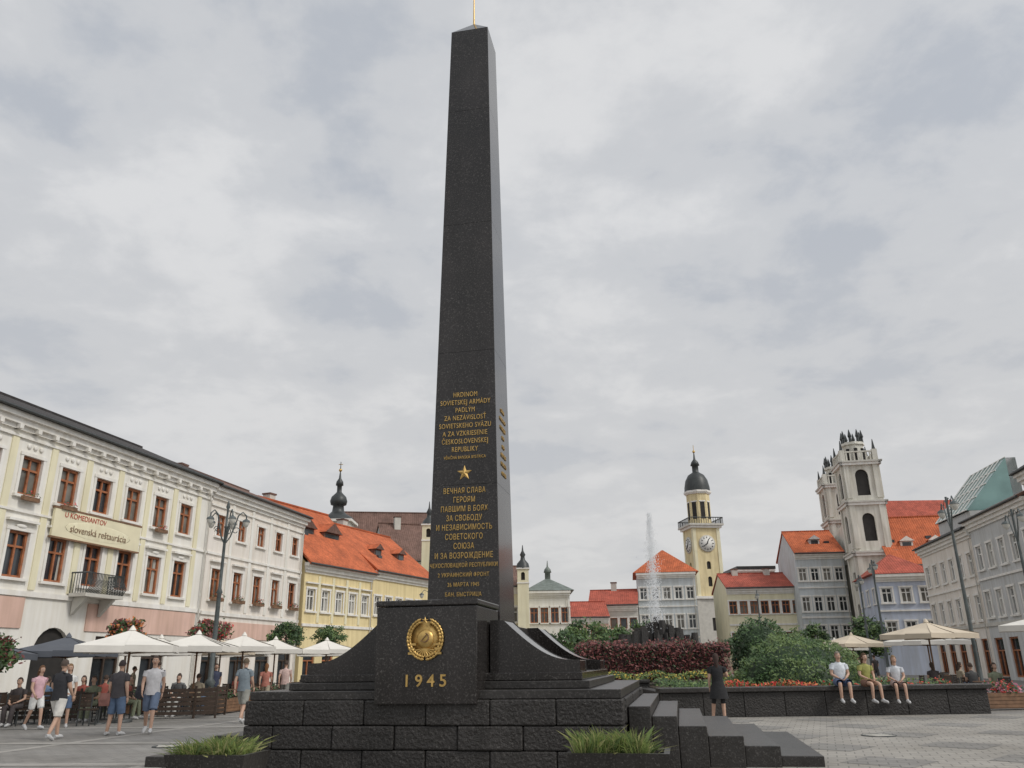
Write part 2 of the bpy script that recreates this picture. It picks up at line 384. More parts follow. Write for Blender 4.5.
# glow added to the sky around the sun, behind the camera, to brighten facades
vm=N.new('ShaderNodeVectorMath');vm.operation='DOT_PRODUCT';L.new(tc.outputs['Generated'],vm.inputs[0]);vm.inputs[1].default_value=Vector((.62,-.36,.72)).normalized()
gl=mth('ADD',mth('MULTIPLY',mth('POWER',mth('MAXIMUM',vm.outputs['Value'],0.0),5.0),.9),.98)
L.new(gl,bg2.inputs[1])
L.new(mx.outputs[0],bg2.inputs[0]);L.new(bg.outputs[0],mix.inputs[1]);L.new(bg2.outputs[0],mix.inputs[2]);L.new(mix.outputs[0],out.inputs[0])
sun=bpy.data.lights.new('sun','SUN');sun.energy=1.5;sun.angle=rad(12);sun.color=(1,.955,.88)
so=bpy.data.objects.new('sun',sun);COL.objects.link(so);so.rotation_euler=Vector((-.62,.36,-.72)).to_track_quat('-Z','Y').to_euler()
# ---------------------------------------------------------------- ground
g=MB();g.poly([(-900,-300,0),(900,-300,0),(900,1500,0),(-900,1500,0)],'pave');g.build('ground')
g=MB();z=.004
for k,(xa,xb) in enumerate(((-9.2,-8.6),(-5.3,-5.0),(-14,-13.7))):
    g.poly([(xa,3,z),(xb,3,z),(xb+.22*57,60,z),(xa+.22*57,60,z)],'paveL2')
for y in (9,16,20,24.5,29,34): g.poly([(-16,y,z+.004),(-3.2 if y<22 else 0,y-1.2,z+.004),(-3.2 if y<22 else 0,y-.8,z+.004),(-16,y+.4,z+.004)],'paveL2')
g.build('paving_bands')
g=MB();g.poly([(2.2,4,z),(26,4,z),(26,25,z),(3.5,25,z)],'paveL')
for i in range(9):
    for j in range(8):
        cx=3.6+i*2.4;cy=7+j*2.4
        if cy<24: g.poly([(cx-.8,cy,z*2),(cx,cy-.8,z*2),(cx+.8,cy,z*2),(cx,cy+.8,z*2)],'paveD')
g.build('paving_pattern')
for x,y in ((-7.4,18.6),(7.8,18.8)):
    g=MB();g.lathe(0,0,[(.36,.0),(.36,.018),(.33,.018),(.33,.014),(0,.014)],28,'iron',False)
    for k in range(5): g.box(-.25,-.22+.1*k,.015,.25,-.18+.1*k,.02,'stone')
    g.build('manhole_cover',None,(x,y,0),.3)
# ---------------------------------------------------------------- obelisk monument
E=empty('granite_obelisk_monument',(-.87,16.8,0),rad(-11))
HB,HT=.735,.475
def hw(z): return HB-(z-2.3)/14.6*(HB-HT)
B=MB();zs=[2.3,5.05,8.0,11.2,14.4,16.9]
for i in range(len(zs)-1):
    r=[]
    for zz_ in (zs[i]+.003,zs[i+1]-.003):
        q=hw(zz_);r.append([(-q,-q,zz_),(q,-q,zz_),(q,q,zz_),(-q,q,zz_)])
    B.loft(r,'gran')
q=hw(16.9);B.loft([[(-q,-q,16.906),(q,-q,16.906),(q,q,16.906),(-q,q,16.906)],[(-.02,-.02,17.5),(.02,-.02,17.5),(.02,.02,17.5),(-.02,.02,17.5)]],'gran')
B.build('obelisk_shaft',E,bevel=.006)
B=MB();B.loft([[(-a_,-a_,z_),(a_,-a_,z_),(a_,a_,z_),(-a_,a_,z_)] for a_,z_ in ((hw(2.3)-.04,2.25),(hw(16.9)-.04,16.85))],'dark');B.build('shaft_core',E)
B=MB();B.tube([(0,0,17.45),(0,0,18.7)],[.024,.014],6,'gold')
def star(B,c,R,t,mat):
    pts=[]
    for k in range(10):
        a_=math.pi/2+k*math.pi/5;rr=R if k%2==0 else R*.4
        pts.append((c[0]+rr*math.cos(a_),c[1],c[2]+rr*math.sin(a_)))
    B.add(pts+[(c[0],c[1]-t,c[2]),(c[0],c[1]+t*.3,c[2])],[[k,(k+1)%10,10] for k in range(10)]+[[(k+1)%10,k,11] for k in range(10)],mat)
star(B,(0,0,18.95),.3,.06,'gold');B.build('top_star',E)
B=MB();star(B,(0,-hw(5.3)-.012,5.29),.165,.03,'gold');B.build('front_star',E)
sk=['HRDINOM','SOVIETSKEJ ARMÁDY','PADLÝM','ZA NEZÁVISLOSŤ','SOVIETSKEHO SVÄZU','A ZA VZKRIESENIE','ČESKOSLOVENSKEJ','REPUBLIKY','VĎAČNÁ BANSKÁ BYSTRICA']
ru=['ВЕЧНАЯ СЛАВА','ГЕРОЯМ','ПАВШИМ В БОЯХ','ЗА СВОБОДУ','И НЕЗАВИСИМОСТЬ','СОВЕТСКОГО','СОЮЗА','И ЗА ВОЗРОЖДЕНИЕ','ЧЕХОСЛОВАЦКОЙ РЕСПУБЛИКИ','2 УКРАИНСКИЙ ФРОНТ','26 МАРТА 1945','БАН. БЫСТРИЦА']
tl=math.atan((HB-HT)/14.6)
for i,s_ in enumerate(sk):
    z=7.0-i*.172;sz=.15 if i<8 else .09
    txt(s_,sz,'gold',E,(0,-hw(z)-.010,z),(rad(90)-tl,0,0),spacing=1.12,sx=.70)
for i,s_ in enumerate(ru):
    z=4.92-i*.187;sz=.16;sx=.66
    if i==8: sz=.115;sx=.68
    if i>8: sz=.11;sx=.75
    txt(s_,sz,'gold',E,(0,-hw(z)-.010,z),(rad(90)-tl,0,0),spacing=1.12,sx=sx)
for i,s_ in enumerate(['SLÁVA','HRDINOM','ПОБЕДЫ','1941','1945','ВЕЧНАЯ','ПАМЯТЬ','СЛАВА']):
    z=6.75-i*.2;txt(s_,.12,'gold',E,(hw(z)+.008,0,z),(rad(90)-tl,0,rad(90)))
B=MB()
B.box(-.86,-3.14,.98,.86,-1.5,2.5,'gran');B.box(-.88,-3.16,2.505,.88,-1.5,2.6,'gran')
B.build('emblem_block',E,bevel=.02)
B=MB();B.box(-.9,-1.49,1.44,.9,2.3,2.28,'granm')
def flare(B,y0,y1,sx,zt=2.28,x0=.9,x1=2.35,zb=1.62):
    n=14;pr=[(x0,zt),(x0+.22,zt)]
    for k in range(1,n+1):
        t=k/n;pr.append((x0+.22+(x1-x0-.3)*t,zb+(zt-zb)*(1-math.sin(t*math.pi/2))))
    pr+=[(x1+.06,zb),(x1+.06,1.445),(x0,1.445)]
    pr=[(sx*a_,b_) for a_,b_ in pr];n=len(pr)
    B.add([(a_,y0,b_) for a_,b_ in pr]+[(a_,y1,b_) for a_,b_ in pr],[list(range(n)),list(range(n,2*n))[::-1]]+[[i,(i+1)%n,n+(i+1)%n,n+i] for i in range(n)],'gran')
for sx in (-1,1):
    flare(B,-2.3,-1.35,sx);flare(B,1.3,2.3,sx)
B.build('curved_buttresses',E,bevel=.01)
B=MB();B.box(-2.6,-2.62,1.19,2.6,2.62,1.31,'granm');B.box(-2.47,-2.48,1.314,2.47,2.48,1.44,'gran')
B.box(-3.12,-2.98,1.05,3.12,2.98,1.186,'granm')
B.build('plinth_slabs',E,bevel=.012)
B=MB()
for c_,(z0,z1) in enumerate(((0.0,.30),(.308,.66),(.668,1.045))):
    def row(n,fn,off):
        for k in range(n+1):
            a_=max(0,(k-off)/n);b_=min(1,(k+1-off)/n)
            if b_-a_>.01: fn(a_,b_,random.uniform(0,.035))
    y=-3.05
    row(6,lambda a_,b_,j:B.box(-3.15+6.3*a_+.004,y-j,z0,-3.15+6.3*b_-.004,y+.4,z1,'granr'),.5*(c_%2))
    row(6,lambda a_,b_,j:B.box(2.75,y+.41+5.6*a_,z0,3.15+j,y+.41+5.6*b_-.008,z1,'granr'),.5*(c_%2))
    row(6,lambda a_,b_,j:B.box(-3.15-j,y+.41+5.6*a_,z0,-2.75,y+.41+5.6*b_-.008,z1,'granr'),.5*(c_%2))
B.box(-2.74,-2.64,0,2.74,2.9,.99,'dark')
B.build('rusticated_base',E,bevel=.025)
B=MB()
zt=.92;oo=(.35,.75,1.2,1.75,2.3,2.95)
for k,o_ in enumerate(oo):
    B.box(3.19 if k==0 else 3.19+oo[k-1]+.004,-2.6+.12*k,0,3.19+o_,2.6,zt-k*.152,'granm')
oo=(.55,1.15,1.8)
for k,o_ in enumerate(oo):
    B.box(-3.2-o_,-2.9,0,-3.2 if k==0 else -3.2-oo[k-1]-.004,2.4,.50-k*.165,'granm')
B.build('side_steps',E,bevel=.015)
B=MB();yy=-3.15;cz=1.98
B.T=Matrix.Translation((0,yy,cz))@Matrix.Rotation(rad(90),4,'X')
B.lathe(0,0,[(.28,.0),(.28,.012),(.0,.014)],40,'gold')
B.lathe(0,.0,[(.15,.012),(.14,.035),(.10,.055),(.0,.065)],24,'gold')
for s_ in (-1,1):
    for k in range(15):
        a_=rad(-80+k*10.5);
        for rr,tw in ((.255,.5),(.295,-.3)):
            p=Vector((s_*rr*math.cos(a_),rr*math.sin(a_)*1.08,.03));d=Vector((-s_*math.sin(a_+tw*.3),math.cos(a_+tw*.3),.0))
            B.tube([p-d*.035,p,p+d*.045],[.012,.026,.006],6,'gold')
for k in range(9):
    a_=rad(180+20+k*17.5);B.tube([(0,-.15,.02),(.17*math.cos(a_),-.13+.14*math.sin(a_),.025)],[.012,.02],5,'gold')
arc_=[(.07*math.cos(rad(t)),.02+.07*math.sin(rad(t)),.075) for t in range(-120,100,20)]
B.tube(arc_,[.005+.006*math.sin(i/10*math.pi) for i in range(len(arc_))],6,'wood');B.tube([(-.06,-.04,.08),(.05,.08,.08)],.007,6,'wood')
B.T=None
star(B,(0,yy-.05,cz+.29),.06,.02,'gold')
for s_ in (-1,1):
    for k in range(3): B.box(s_*(.2+.015*k)-.05,yy-.045,cz-.1-.07*k,s_*(.2+.015*k)+.05,yy-.03,cz-.065-.07*k,'gold')
B.build('soviet_emblem',E)
txt('1 9 4 5',.26,'gold',E,(0,-3.146,1.33),(rad(90),0,0),'year_lettering',ext=.012,bold=.003)
def planter(name,x,y,rz,wx=1.3,wy=.8,h=.42,gh=1.):
    P=empty(name,(x,y,0),rz);B=MB()
    a=wx/2;b=wy/2
    B.loft([[(-a*.85,-b*.8,0),(a*.85,-b*.8,0),(a*.85,b*.8,0),(-a*.85,b*.8,0)],[(-a,-b,h),(a,-b,h),(a,b,h),(-a,b,h)],[(-a+.08,-b+.08,h),(a-.08,-b+.08,h),(a-.08,b-.08,h),(-a+.08,b-.08,h)],[(-a+.09,-b+.09,h-.08),(a-.09,-b+.09,h-.08),(a-.09,b-.09,h-.08),(-a+.09,b-.09,h-.08)]],'granm')
    B.poly([(-a+.1,-b+.1,h-.07),(a-.1,-b+.1,h-.07),(a-.1,b-.1,h-.07),(-a+.1,b-.1,h-.07)],'soil')
    B.build('trough',P)
    G=MB();tf=[(random.uniform(-a+.2,a-.2),random.uniform(-b+.15,b-.15),random.uniform(.6,1.3)) for _ in range(26)]
    for _ in range(1900):
        tx,ty,th=random.choice(tf);px=max(-a+.1,min(a-.1,tx+random.gauss(0,.06)));py=max(-b+.1,min(b-.1,ty+random.gauss(0,.05)))
        hh=random.uniform(.10,.26)*th*gh;lx=(px-tx)*1.6+random.gauss(0,.04);ly=(py-ty)*1.6+random.gauss(0,.04);wd=.006
        G.add([(px-wd,py,h-.07),(px+wd,py,h-.07),(px+lx*.5+wd*.7,py+ly*.5,h-.07+hh*.75),(px+lx*1.2,py+ly*1.2,h-.07+hh),(px+lx*.5-wd*.7,py+ly*.5,h-.07+hh*.7)],[[0,1,2,3,4]],random.choice(['gr1','gr1','gr2','lf3']))
    G.build('ornamental_grass',P)
planter('stone_planter',-4.35,12.75,rad(-11),1.25);planter('stone_planter',1.42,12.2,rad(-11),1.4,gh=1.25)
# ---------------------------------------------------------------- raised flower bed
E=empty('raised_flower_bed')
B=MB()
n=8
for i in range(n):
    x0=4.3+9.6*i/n;x1=4.3+9.6*(i+1)/n-.01;B.box(x0,25.3,0,x1,25.7,.68,'granr')
B.box(4.2,25.22,.685,14.0,25.85,.82,'granm')
B.box(13.5,25.86,0,13.9,42,.70,'granr');B.box(4.3,25.86,0,4.7,30,.70,'granr')
B.box(-3.5,30,0,4.7,30.4,.85,'granr');B.box(-3.6,29.93,.855,4.7,30.45,.96,'granm')
B.build('low_stone_wall',E,bevel=.02)
B=MB();B.box(4.7,25.86,0,13.5,42,.72,'soil');B.box(-3.5,30.46,0,4.69,42,.86,'soil')
B.build('soil_bed',E)
B=MB()
for x0,x1,y0,y1,mats,zc,den in ((6.3,9.2,25.95,26.4,['flr','flr','flo','lf2','lf2'],.83,900),(9.2,13.3,25.95,26.6,['lf2','lf3','flr','lf1','lf2'],.81,900),(-3,7.8,30.7,31.5,['fly','lf3','lf2','gr1','lf2'],1.08,2600),(4.8,6.2,26,30,['lf2','lf3','lf1'],.85,800),(5,13.4,27,34,['lf2','lf1','lf3','gr1'],.80,3500),(-3,4.6,31.5,41,['lf2','lf1'],.92,1500)):
    for _ in range(den):
        px=random.uniform(x0,x1)
        p=Vector((px,random.uniform(y0,y1),zc+random.uniform(-.12,.1)+.06*math.sin(px*4)))
        B.leaves(p,(.03,.03,.03),1,.055,[M[random.choice(mats)]])
B.build('bedding_plants',E)
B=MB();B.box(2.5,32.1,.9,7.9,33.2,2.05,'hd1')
for _ in range(11000):
    x=random.uniform(2.3,8.1);t=random.random()
    if t<.6: y=32.05+random.gauss(0,.12);z=random.uniform(.9,2.2)
    else: y=random.uniform(32,33.3);z=2.12+random.gauss(0,.08)+.08*math.sin(x*2.3)+.06*math.sin(x*5.1)
    B.leaves((x,y,z),(.02,.02,.02),1,.06,[M[random.choice(['hd1','hd2','hd2','hd2','lf1'])]])
B.build('barberry_hedge')
def bush(name,x,y,z,r,n,size,mats=('lf1','lf2','lf2','lf3')):
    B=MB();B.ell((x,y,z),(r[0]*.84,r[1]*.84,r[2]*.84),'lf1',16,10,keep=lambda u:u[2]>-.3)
    B.leaves((x,y,z),r,n,size,[M[k] for k in mats],surf=.84,lo=-.2)
    B.tube([(x,y,z-r[2]*.5-.3),(x,y,z)],[.08,.05],6,'bark')
    return B.build(name)
bush('clipped_bush',9.65,29.0,.6,(2.25,2.0,1.75),15000,.06,('lf2','lf2','lf3','lf3'))
bush('clipped_bush',10.8,37,1.5,(1.35,1.3,1.8),4500,.08,('lf1','lf1','lf2','lf2'))
bush('clipped_bush',12.4,38,1.4,(1.4,1.3,1.2),3500,.08,('lf1','lf1','lf2'))
bush('clipped_bush',13.0,33,.8,(.8,.8,.7),2000,.07)
# ---------------------------------------------------------------- trees
def tree(name,x,y,cr,cz,n,size,mats,clumps=24,z0=0,tr=.12):
    B=MB()
    B.tube([(x,y,z0),(x+.04,y,z0+(cz-z0)*.5),(x-.02,y+.03,z0+cz*.8),(x,y,cz+cr[2]*.5)],[tr,tr*.8,tr*.65,tr*.2],8,'bark')
    for k in range(7):
        a_=k*2.4;b_=.4+.5*random.random()
        B.tube([(x,y,cz-cr[2]*.5+.1*k*cr[2]),(x+cr[0]*.4*math.cos(a_),y+cr[1]*.4*math.sin(a_),cz+cr[2]*.1*k-.2*cr[2]),(x+cr[0]*.8*math.cos(a_),y+cr[1]*.8*math.sin(a_),cz+cr[2]*b_*.6)],[tr*.45,tr*.3,tr*.08],5,'bark')
    B.leaves((x,y,cz),cr,n,size,[M[k] for k in mats],clumps=clumps)
    return B.build(name)
for x,y,r,cz,mt in ((-15.6,24.8,1.0,2.15,('lf1','lf2','lf2','hd2','lf3')),(-15.3,33.0,.85,3.0,('lf1','lf2','hd2','flo')),(-13.3,36.5,.9,3.0,('lf1','lf2','hd2','hd2','flr')),(-11.9,43.5,1.0,3.1,('lf1','lf1','lf2','lf3')),(-11.6,52,1.1,3.3,('lf1','lf2','lf3'))):
    tree('flowering_street_tree',x,y,(r,r,r*.65),cz,2600,.075,mt,clumps=32,tr=.06)
for i,(x,y,h) in enumerate(((6.5,78,5.5),(9.5,84,5.2),(13.5,88,5.5),(4.6,74,4.4),(29,84,5),(33.5,80,5.5),(22,80,4.6))):
    tree('square_tree',x,y,(2.4,2.2,h*.36),h*.62,2200,.2,('lf1','lf2','lf3'),clumps=26,tr=.16)
# ---------------------------------------------------------------- left row
def LP(Y): return (-28.55+.2105*Y,Y)
pA0=LP(24.0);pA1=LP(48.2)
sc_=math.hypot(1,.2105)
def sA(Y): return (Y-24.0)*sc_
wx=[sA(34.5+2.27*k) for k in range(-4,6)]
pil=[(sA(34.5+2.27*(k+.5)),.36,4.85,11.3,'palely') for k in range(-4,6)]
rows=[dict(z=9.6,h=1.7,w=1.15,xs=wx),dict(z=6.25,h=1.95,w=1.15,xs=wx,ped=1),
 dict(z=1.6,h=2.9,w=1.9,xs=[sA(Y) for Y in (26.5,30.5,33.6,41,44.5)],shop=1,fm='dwood',sur=0),dict(z=1.7,h=3.3,w=2.2,xs=[sA(37.4)],arch=1,void=1,tm='stone',sur=0)]
E,L_=building('town_house_white',pA0,pA1,12.2,11,'white',rows,('gable',2.5,'rdark'),strings=((4.55,.22,'trim'),(8.0,.1,'trim'),(11.15,.12,'trim')),pil=pil,chim=((8,7,1.2),(17,7,1.2)))
B=MB()
for k,x in enumerate(wx):
    for dx_ in (-.35,0,.35): B.ell((x+dx_,-.03,10.88),(.12,.05,.12),'trim',8,5)
    B.ell((x,-.05,7.43),(.32,.07,.1),'trim',10,5)
    if k in(0,2,4,5,8): B.box(x-.45,-.33,8.5,x+.45,-.16,8.68,'wood');B.leaves((x,-.28,8.78),(.5,.15,.16),60,.06,[M['flr'],M['lf2'],M['lf1']])
for x in range(2,24): B.box(x*1.05-.1,-.34,11.45,x*1.05+.1,-.002,11.64,'trim')
B.box(sA(25),-.06,3.25,sA(35.4),-.002,4.5,'pink');B.box(sA(39.2),-.06,3.25,sA(47.8),-.002,4.5,'pink')
B.build('facade_ornament',E)
B=MB();xc=sA(34.5+2.27*2);zb=4.72;B.box(xc-1.3,-1.0,zb,xc+1.3,-.11,zb+.16,'stone')
for s_ in (-1,1): B.loft([[(xc+s_*.9-.1,-.8,zb-.07),(xc+s_*.9+.1,-.8,zb-.07),(xc+s_*.9+.1,-.8,zb-.01),(xc+s_*.9-.1,-.8,zb-.01)],[(xc+s_*.9-.1,-.11,zb-.8),(xc+s_*.9+.1,-.11,zb-.8),(xc+s_*.9+.1,-.11,zb-.01),(xc+s_*.9-.1,-.11,zb-.01)]],'stone')
for i in range(27):
    x=xc-1.25+2.5*i/26;B.tube([(x,-.95,zb+.16),(x,-1.15,zb+.46),(x,-.95,zb+.8),(x,-.95,zb+1.08)],.026,4,'iron')
for s_ in (-1,1):
    for i in range(7): B.tube([(xc+s_*1.25,-.95+.14*i,zb+.16),(xc+s_*1.25,-.95+.14*i,zb+1.08)],.022,4,'iron')
B.tube([(xc-1.25,-.02,zb+1.08),(xc-1.25,-.95,zb+1.08),(xc+1.25,-.95,zb+1.08),(xc+1.25,-.02,zb+1.08)],.035,6,'iron');B.build('iron_balcony',E)
B=MB();x0,x1=sA(36.0),sA(41.9);B.box(x0,-.24,7.25,x1,-.12,8.5,'banner');
for a_ in ((x0-.06,x1+.06,7.17,7.25),(x0-.06,x1+.06,8.5,8.58)): B.box(a_[0],-.26,a_[2],a_[1],-.11,a_[3],'wood')
B.ell(((x0+x1)/2,-.24,7.75),(2.3,.012,.4),'palely',24,8)
B.build('restaurant_banner',E)
txt('U KOMEDIANTOV',.34,'redp',E,(x0+2.0,-.255,8.28),(rad(90),0,0),'banner_text',ext=.003)
txt('slovenská reštaurácia',.46,'wood',E,((x0+x1)/2,-.265,7.7),(rad(90),0,0),'banner_text',ext=.003)
pB0=LP(48.3);pB1=LP(60.4);LB=12.1*sc_
rows=[dict(z=9.8,h=1.3,w=.95,n=5,fm='brown'),dict(z=6.3,h=1.8,w=1.05,n=5,ped=1,box=1),dict(z=1.5,h=2.6,w=1.8,n=4,shop=1,sur=0,fm='dwood')]
E,_=building('town_house_cream',pB0,pB1,12.1,10,'cream',rows,('gable',2.2,'rbrown'),strings=((4.5,.2,'trim'),(8.0,.14,'trim'),(10.9,.1,'trim')),pil=[(LB*k/5,.3,4.8,11.3,'white') for k in range(1,5)],chim=((5,6,1),))
B=MB();B.box(.4,-.05,3.2,LB-.4,-.002,4.2,'pink');B.build('shop_fascia',E)
E,_=building('yellow_town_house',(-15.6,60.7),(-12.1,69.4),8.9,10,'yel',[dict(z=6.2,h=1.6,w=1.0,n=5,fm='fwhite',ped=1),dict(z=1.5,h=2.5,w=1.4,n=4,shop=1,sur=0)],('gable',5.2,'rorange'),strings=((4.3,.2,'trim'),),chim=((2,5.5,1.2),(7.5,6.2,1.1)),dorm=((2.8,2.2,.8,.45,'rorange','rbrown'),(6.4,2.2,.8,.45,'rorange','rbrown')),pil=[(9.38*k/5,.3,4.6,8,'palely') for k in range(1,5)])
E,_=building('yellow_town_house',(-12.05,69.5),(-8.0,79.2),9.2,10,'yel',[dict(z=6.3,h=1.6,w=1.0,n=6,fm='fwhite'),dict(z=1.5,h=2.5,w=1.4,n=4,shop=1,sur=0)],('gable',4.3,'rorange'),strings=((4.3,.2,'trim'),),chim=((3,5.5,1.2),),dorm=((3,1.2,.9,.3,'rorange','rbrown'),(7,1.2,.9,.3,'rorange','rbrown')))
building('old_parish_church',(-20.8,96),(-8.5,98),12.4,12,'stone',[dict(z=7,h=3,w=1,n=3,arch=1,void=1,sur=0)],('gable',7.5,'rbrown'),lod=2)
building('grey_gabled_house',(-14,88),(-8.5,90),12.3,9,'grey',[dict(z=8,h=1.2,w=.8,n=3)],('gable',4.5,'rbrown'),lod=2,chim=((2,4,1.3),))
def spire(name,x,y,zb,wid,prof,seg=8,wm='church'):
    E=empty(name,(x,y,0));W,N,T=MB(),MB(),MB();h=wid/2
    ops=[dict(x0=wid/2-wid*.17,x1=wid/2+wid*.17,z0=zb-wid*.95,z1=zb-wid*.25,arch=1,void=1,sur=0)]
    for k in range(4):
        Tm=Matrix.Rotation(rad(90*k),4,'Z')@Matrix.Translation((-h,-h,0));W.T=N.T=Tm
        wall(W,wid,0,zb,ops,wm);
        for o in ops: window(N,T,o,2)
    for zz_,o_ in ((zb,.3*wid/3.4),(zb-wid*1.25,.15*wid/3.4)): T.box(-h-o_,-h-o_,zz_-.001,h+o_,h+o_,zz_+.28*min(1,wid/2.5),'trim')
    T.lathe(0,0,prof,seg,'black',seg>8)
    W.build('walls',E);N.build('openings',E);T.build('onion_roof',E);return E
E=spire('baroque_church_tower',-20.3,92,16.9,3.4,[(1.95,17.18),(1.7,17.6),(1.0,18.0),(.7,18.3),(.62,19.0),(.9,19.1),(1.0,19.5),(.85,20.0),(.45,20.4),(.28,20.6),(.28,21.3),(.45,21.4),(.4,21.8),(.15,22.2),(.06,23.0),(.04,24.2)],16)
B=MB();B.ell((0,0,23.2),(.2,.2,.2),'gold',8,6);B.tube([(-.25,0,23.9),(.25,0,23.9)],.04,4,'gold');B.build('finial',E)
spire('small_bell_turret',-8.9,84,15.2,1.3,[(.8,15.35),(.6,15.8),(.28,16.1),(.22,16.4),(.34,16.6),(.1,17.1),(.03,17.8)],12,'palely')
spire('small_bell_turret',.85,84,10.6,1.15,[(.7,10.7),(.6,11.2),(.25,11.6),(.2,11.9),(.3,12.1),(.1,12.5),(.03,13.1)],12,'palely')
# ---------------------------------------------------------------- far end of the square
building('yellow_town_house',(-7.5,84),(1.1,85),9.0,9,'palely',[dict(z=6.2,h=1.5,w=.95,n=5,fm='fwhite'),dict(z=1.6,h=2.4,w=1.3,n=4)],('gable',2.4,'rbrown'),lod=1)
E,_=building('white_corner_house',(1.5,90.5),(6.0,90.5),9.0,8,'white',[dict(z=6.4,h=1.6,w=.85,n=4,fm='brown'),dict(z=2.2,h=1.8,w=.9,n=4)],('hip',1.7,'copper'),lod=1)
T=MB();T.lathe(2.3,4,[(.32,10.5),(.32,11.3),(.45,11.35),(.36,11.7),(.1,12.0),(.03,12.7)],8,'copper');T.build('lantern',E)
building('red_roof_house',(6.5,100),(11.2,100),6.6,8,'pink',[dict(z=4.5,h=1.2,w=.9,n=4)],('gable',1.9,'rred'),lod=2)
building('red_roof_house',(9.3,104),(15.2,103),8.2,8,'stone',[dict(z=6.0,h=1.3,w=.9,n=5),dict(z=2.8,h=1.3,w=.9,n=5)],('gable',2.0,'rred'),lod=2,chim=((3,4,1),))
building('pale_town_house',(15.8,106),(23.1,105),12.3,9,'bluegrey',[dict(z=9.7,h=1.5,w=.95,n=5,fm='fwhite'),dict(z=6.2,h=1.7,w=.95,n=5,fm='fwhite'),dict(z=2,h=2.2,w=1.2,n=4)],('hip',3.4,'rorange'),lod=1,strings=((4.2,.2,'trim'),(8,.15,'trim')),sidel=[dict(z=9.7,h=1.5,w=.95,n=4)])
building('ochre_town_house',(25.8,100.5),(34.6,100),9.8,9,'palely',[dict(z=7.5,h=1.5,w=.95,n=7,fm='brown'),dict(z=3.8,h=1.6,w=.95,n=7),dict(z=1.2,h=2,w=1.1,n=5)],('gable',2.0,'rred'),lod=1,strings=((5.4,.2,'trim'),),chim=((2,4,.8),(6,4,.8)))
building('dark_attic_house',(30.5,112),(35.5,112),13.2,7,'rbrown',[dict(z=11.4,h=1.2,w=1.1,n=4)],('flat',.4,'black'),lod=2)
E,_=building('grey_town_house',(33.6,97.5),(39.2,97),13.5,9,'bluegrey',[dict(z=11,h=1.5,w=.95,n=4,fm='fwhite'),dict(z=7.6,h=1.7,w=.95,n=4,fm='fwhite'),dict(z=4.4,h=1.6,w=.95,n=4,fm='fwhite'),dict(z=1.3,h=2.2,w=1.1,n=3,shop=1)],('gable',3.1,'rorange'),lod=1,strings=((6,.2,'trim'),(9.4,.15,'trim')),dorm=((2.9,1.2,.9,.3,'rorange','grey'),))
building('background_row',(-40,140),(80,150),8,12,'stone',[dict(z=5.5,h=1.4,w=1,n=30)],('gable',3,'rred'),lod=2)
# clock tower
E=empty('clock_tower',(32.0,137.8,0),rad(8));W,N,T=MB(),MB(),MB()
def tier(w,z0,z1,mat,ops=()):
    h=w/2
    for k in range(4):
        Tm=Matrix.Rotation(rad(90*k),4,'Z')@Matrix.Translation((-h,-h,0));W.T=N.T=T.T=Tm
        o2=[dict(x0=w/2+a[0]-a[1]/2,x1=w/2+a[0]+a[1]/2,z0=a[2],z1=a[3],arch=a[4],void=1,sur=0) for a in ops]
        wall(W,w,z0,z1,o2,mat)
        for o in o2: window(N,T,o,2)
        T.box(-.04,-.1,z0,.5,-.001,z1,'palely' if mat!='stone' else 'stone');T.box(w-.5,-.1,z0,w+.04,-.001,z1,'palely' if mat!='stone' else 'stone')
    W.T=N.T=T.T=None
tier(5.4,0,11,'stone',((0,.8,6,8,0),));T.box(-3.0,-3.0,11,3.0,3.0,11.4,'trim')
tier(4.6,11.4,23.0,'yel2',((0,.7,13,14.6,1),(0,.7,15.8,17.1,1)))
T.box(-2.7,-2.7,22.6,2.7,2.7,23.0,'trim');T.box(-3.0,-3.0,23.0,3.0,3.0,23.3,'stone')
for k in range(4):
    T.T=Matrix.Rotation(rad(90*k),4,'Z')
    T.tube([(-2.9,-2.9,24.3),(2.9,-2.9,24.3)],.09,5,'iron')
    for i in range(15): T.tube([(-2.9+5.8*i/14,-2.9,23.3),(-2.9+5.8*i/14,-2.9,24.3)],.05,4,'iron')
    T.T=Matrix.Rotation(rad(90*k),4,'Z')@Matrix.Translation((0,-2.31,20.0))@Matrix.Rotation(rad(90),4,'X')
    T.lathe(0,0,[(1.4,0),(1.4,.14),(1.2,.16)],28,'stone');T.lathe(0,0,[(1.2,.1),(1.2,.165),(0,.17)],28,'fwhite')
    for i in range(12):
        a_=rad(30*i);T.tube([(.9*math.cos(a_),.9*math.sin(a_),.19),(1.12*math.cos(a_),1.12*math.sin(a_),.19)],.07,4,'black')
    T.tube([(0,0,.22),(.3,.75,.22)],[.1,.06],4,'black');T.tube([(0,0,.24),(-.7,-.5,.24)],[.1,.06],4,'black')
T.T=None
W.lathe(0,0,[(1.95,23.3),(1.95,28.6)],8,'yel2',False,rad(22.5))
T.lathe(0,0,[(2.1,28.6),(2.35,28.9),(2.35,29.2)],8,'trim',False,rad(22.5))
for k in range(8):
    T.T=Matrix.Rotation(rad(45*k),4,'Z');T.box(-.38,-1.84,24.3,.38,-1.81,27.2,'dark');T.box(-.55,-1.88,27.2,.55,-1.80,27.4,'trim');T.T=None
T.lathe(0,0,[(2.2,29.2),(2.15,30.0),(1.9,31.2),(1.4,32.1),(.65,32.6),(.55,32.7),(.55,33.8),(.8,33.9),(.6,34.5),(.2,35.0),(.08,36.2)],16,'black')
T.ell((0,0,36.4),(.25,.25,.25),'gold');T.tube([(0,0,36.4),(0,0,37.6)],.05,5,'gold')
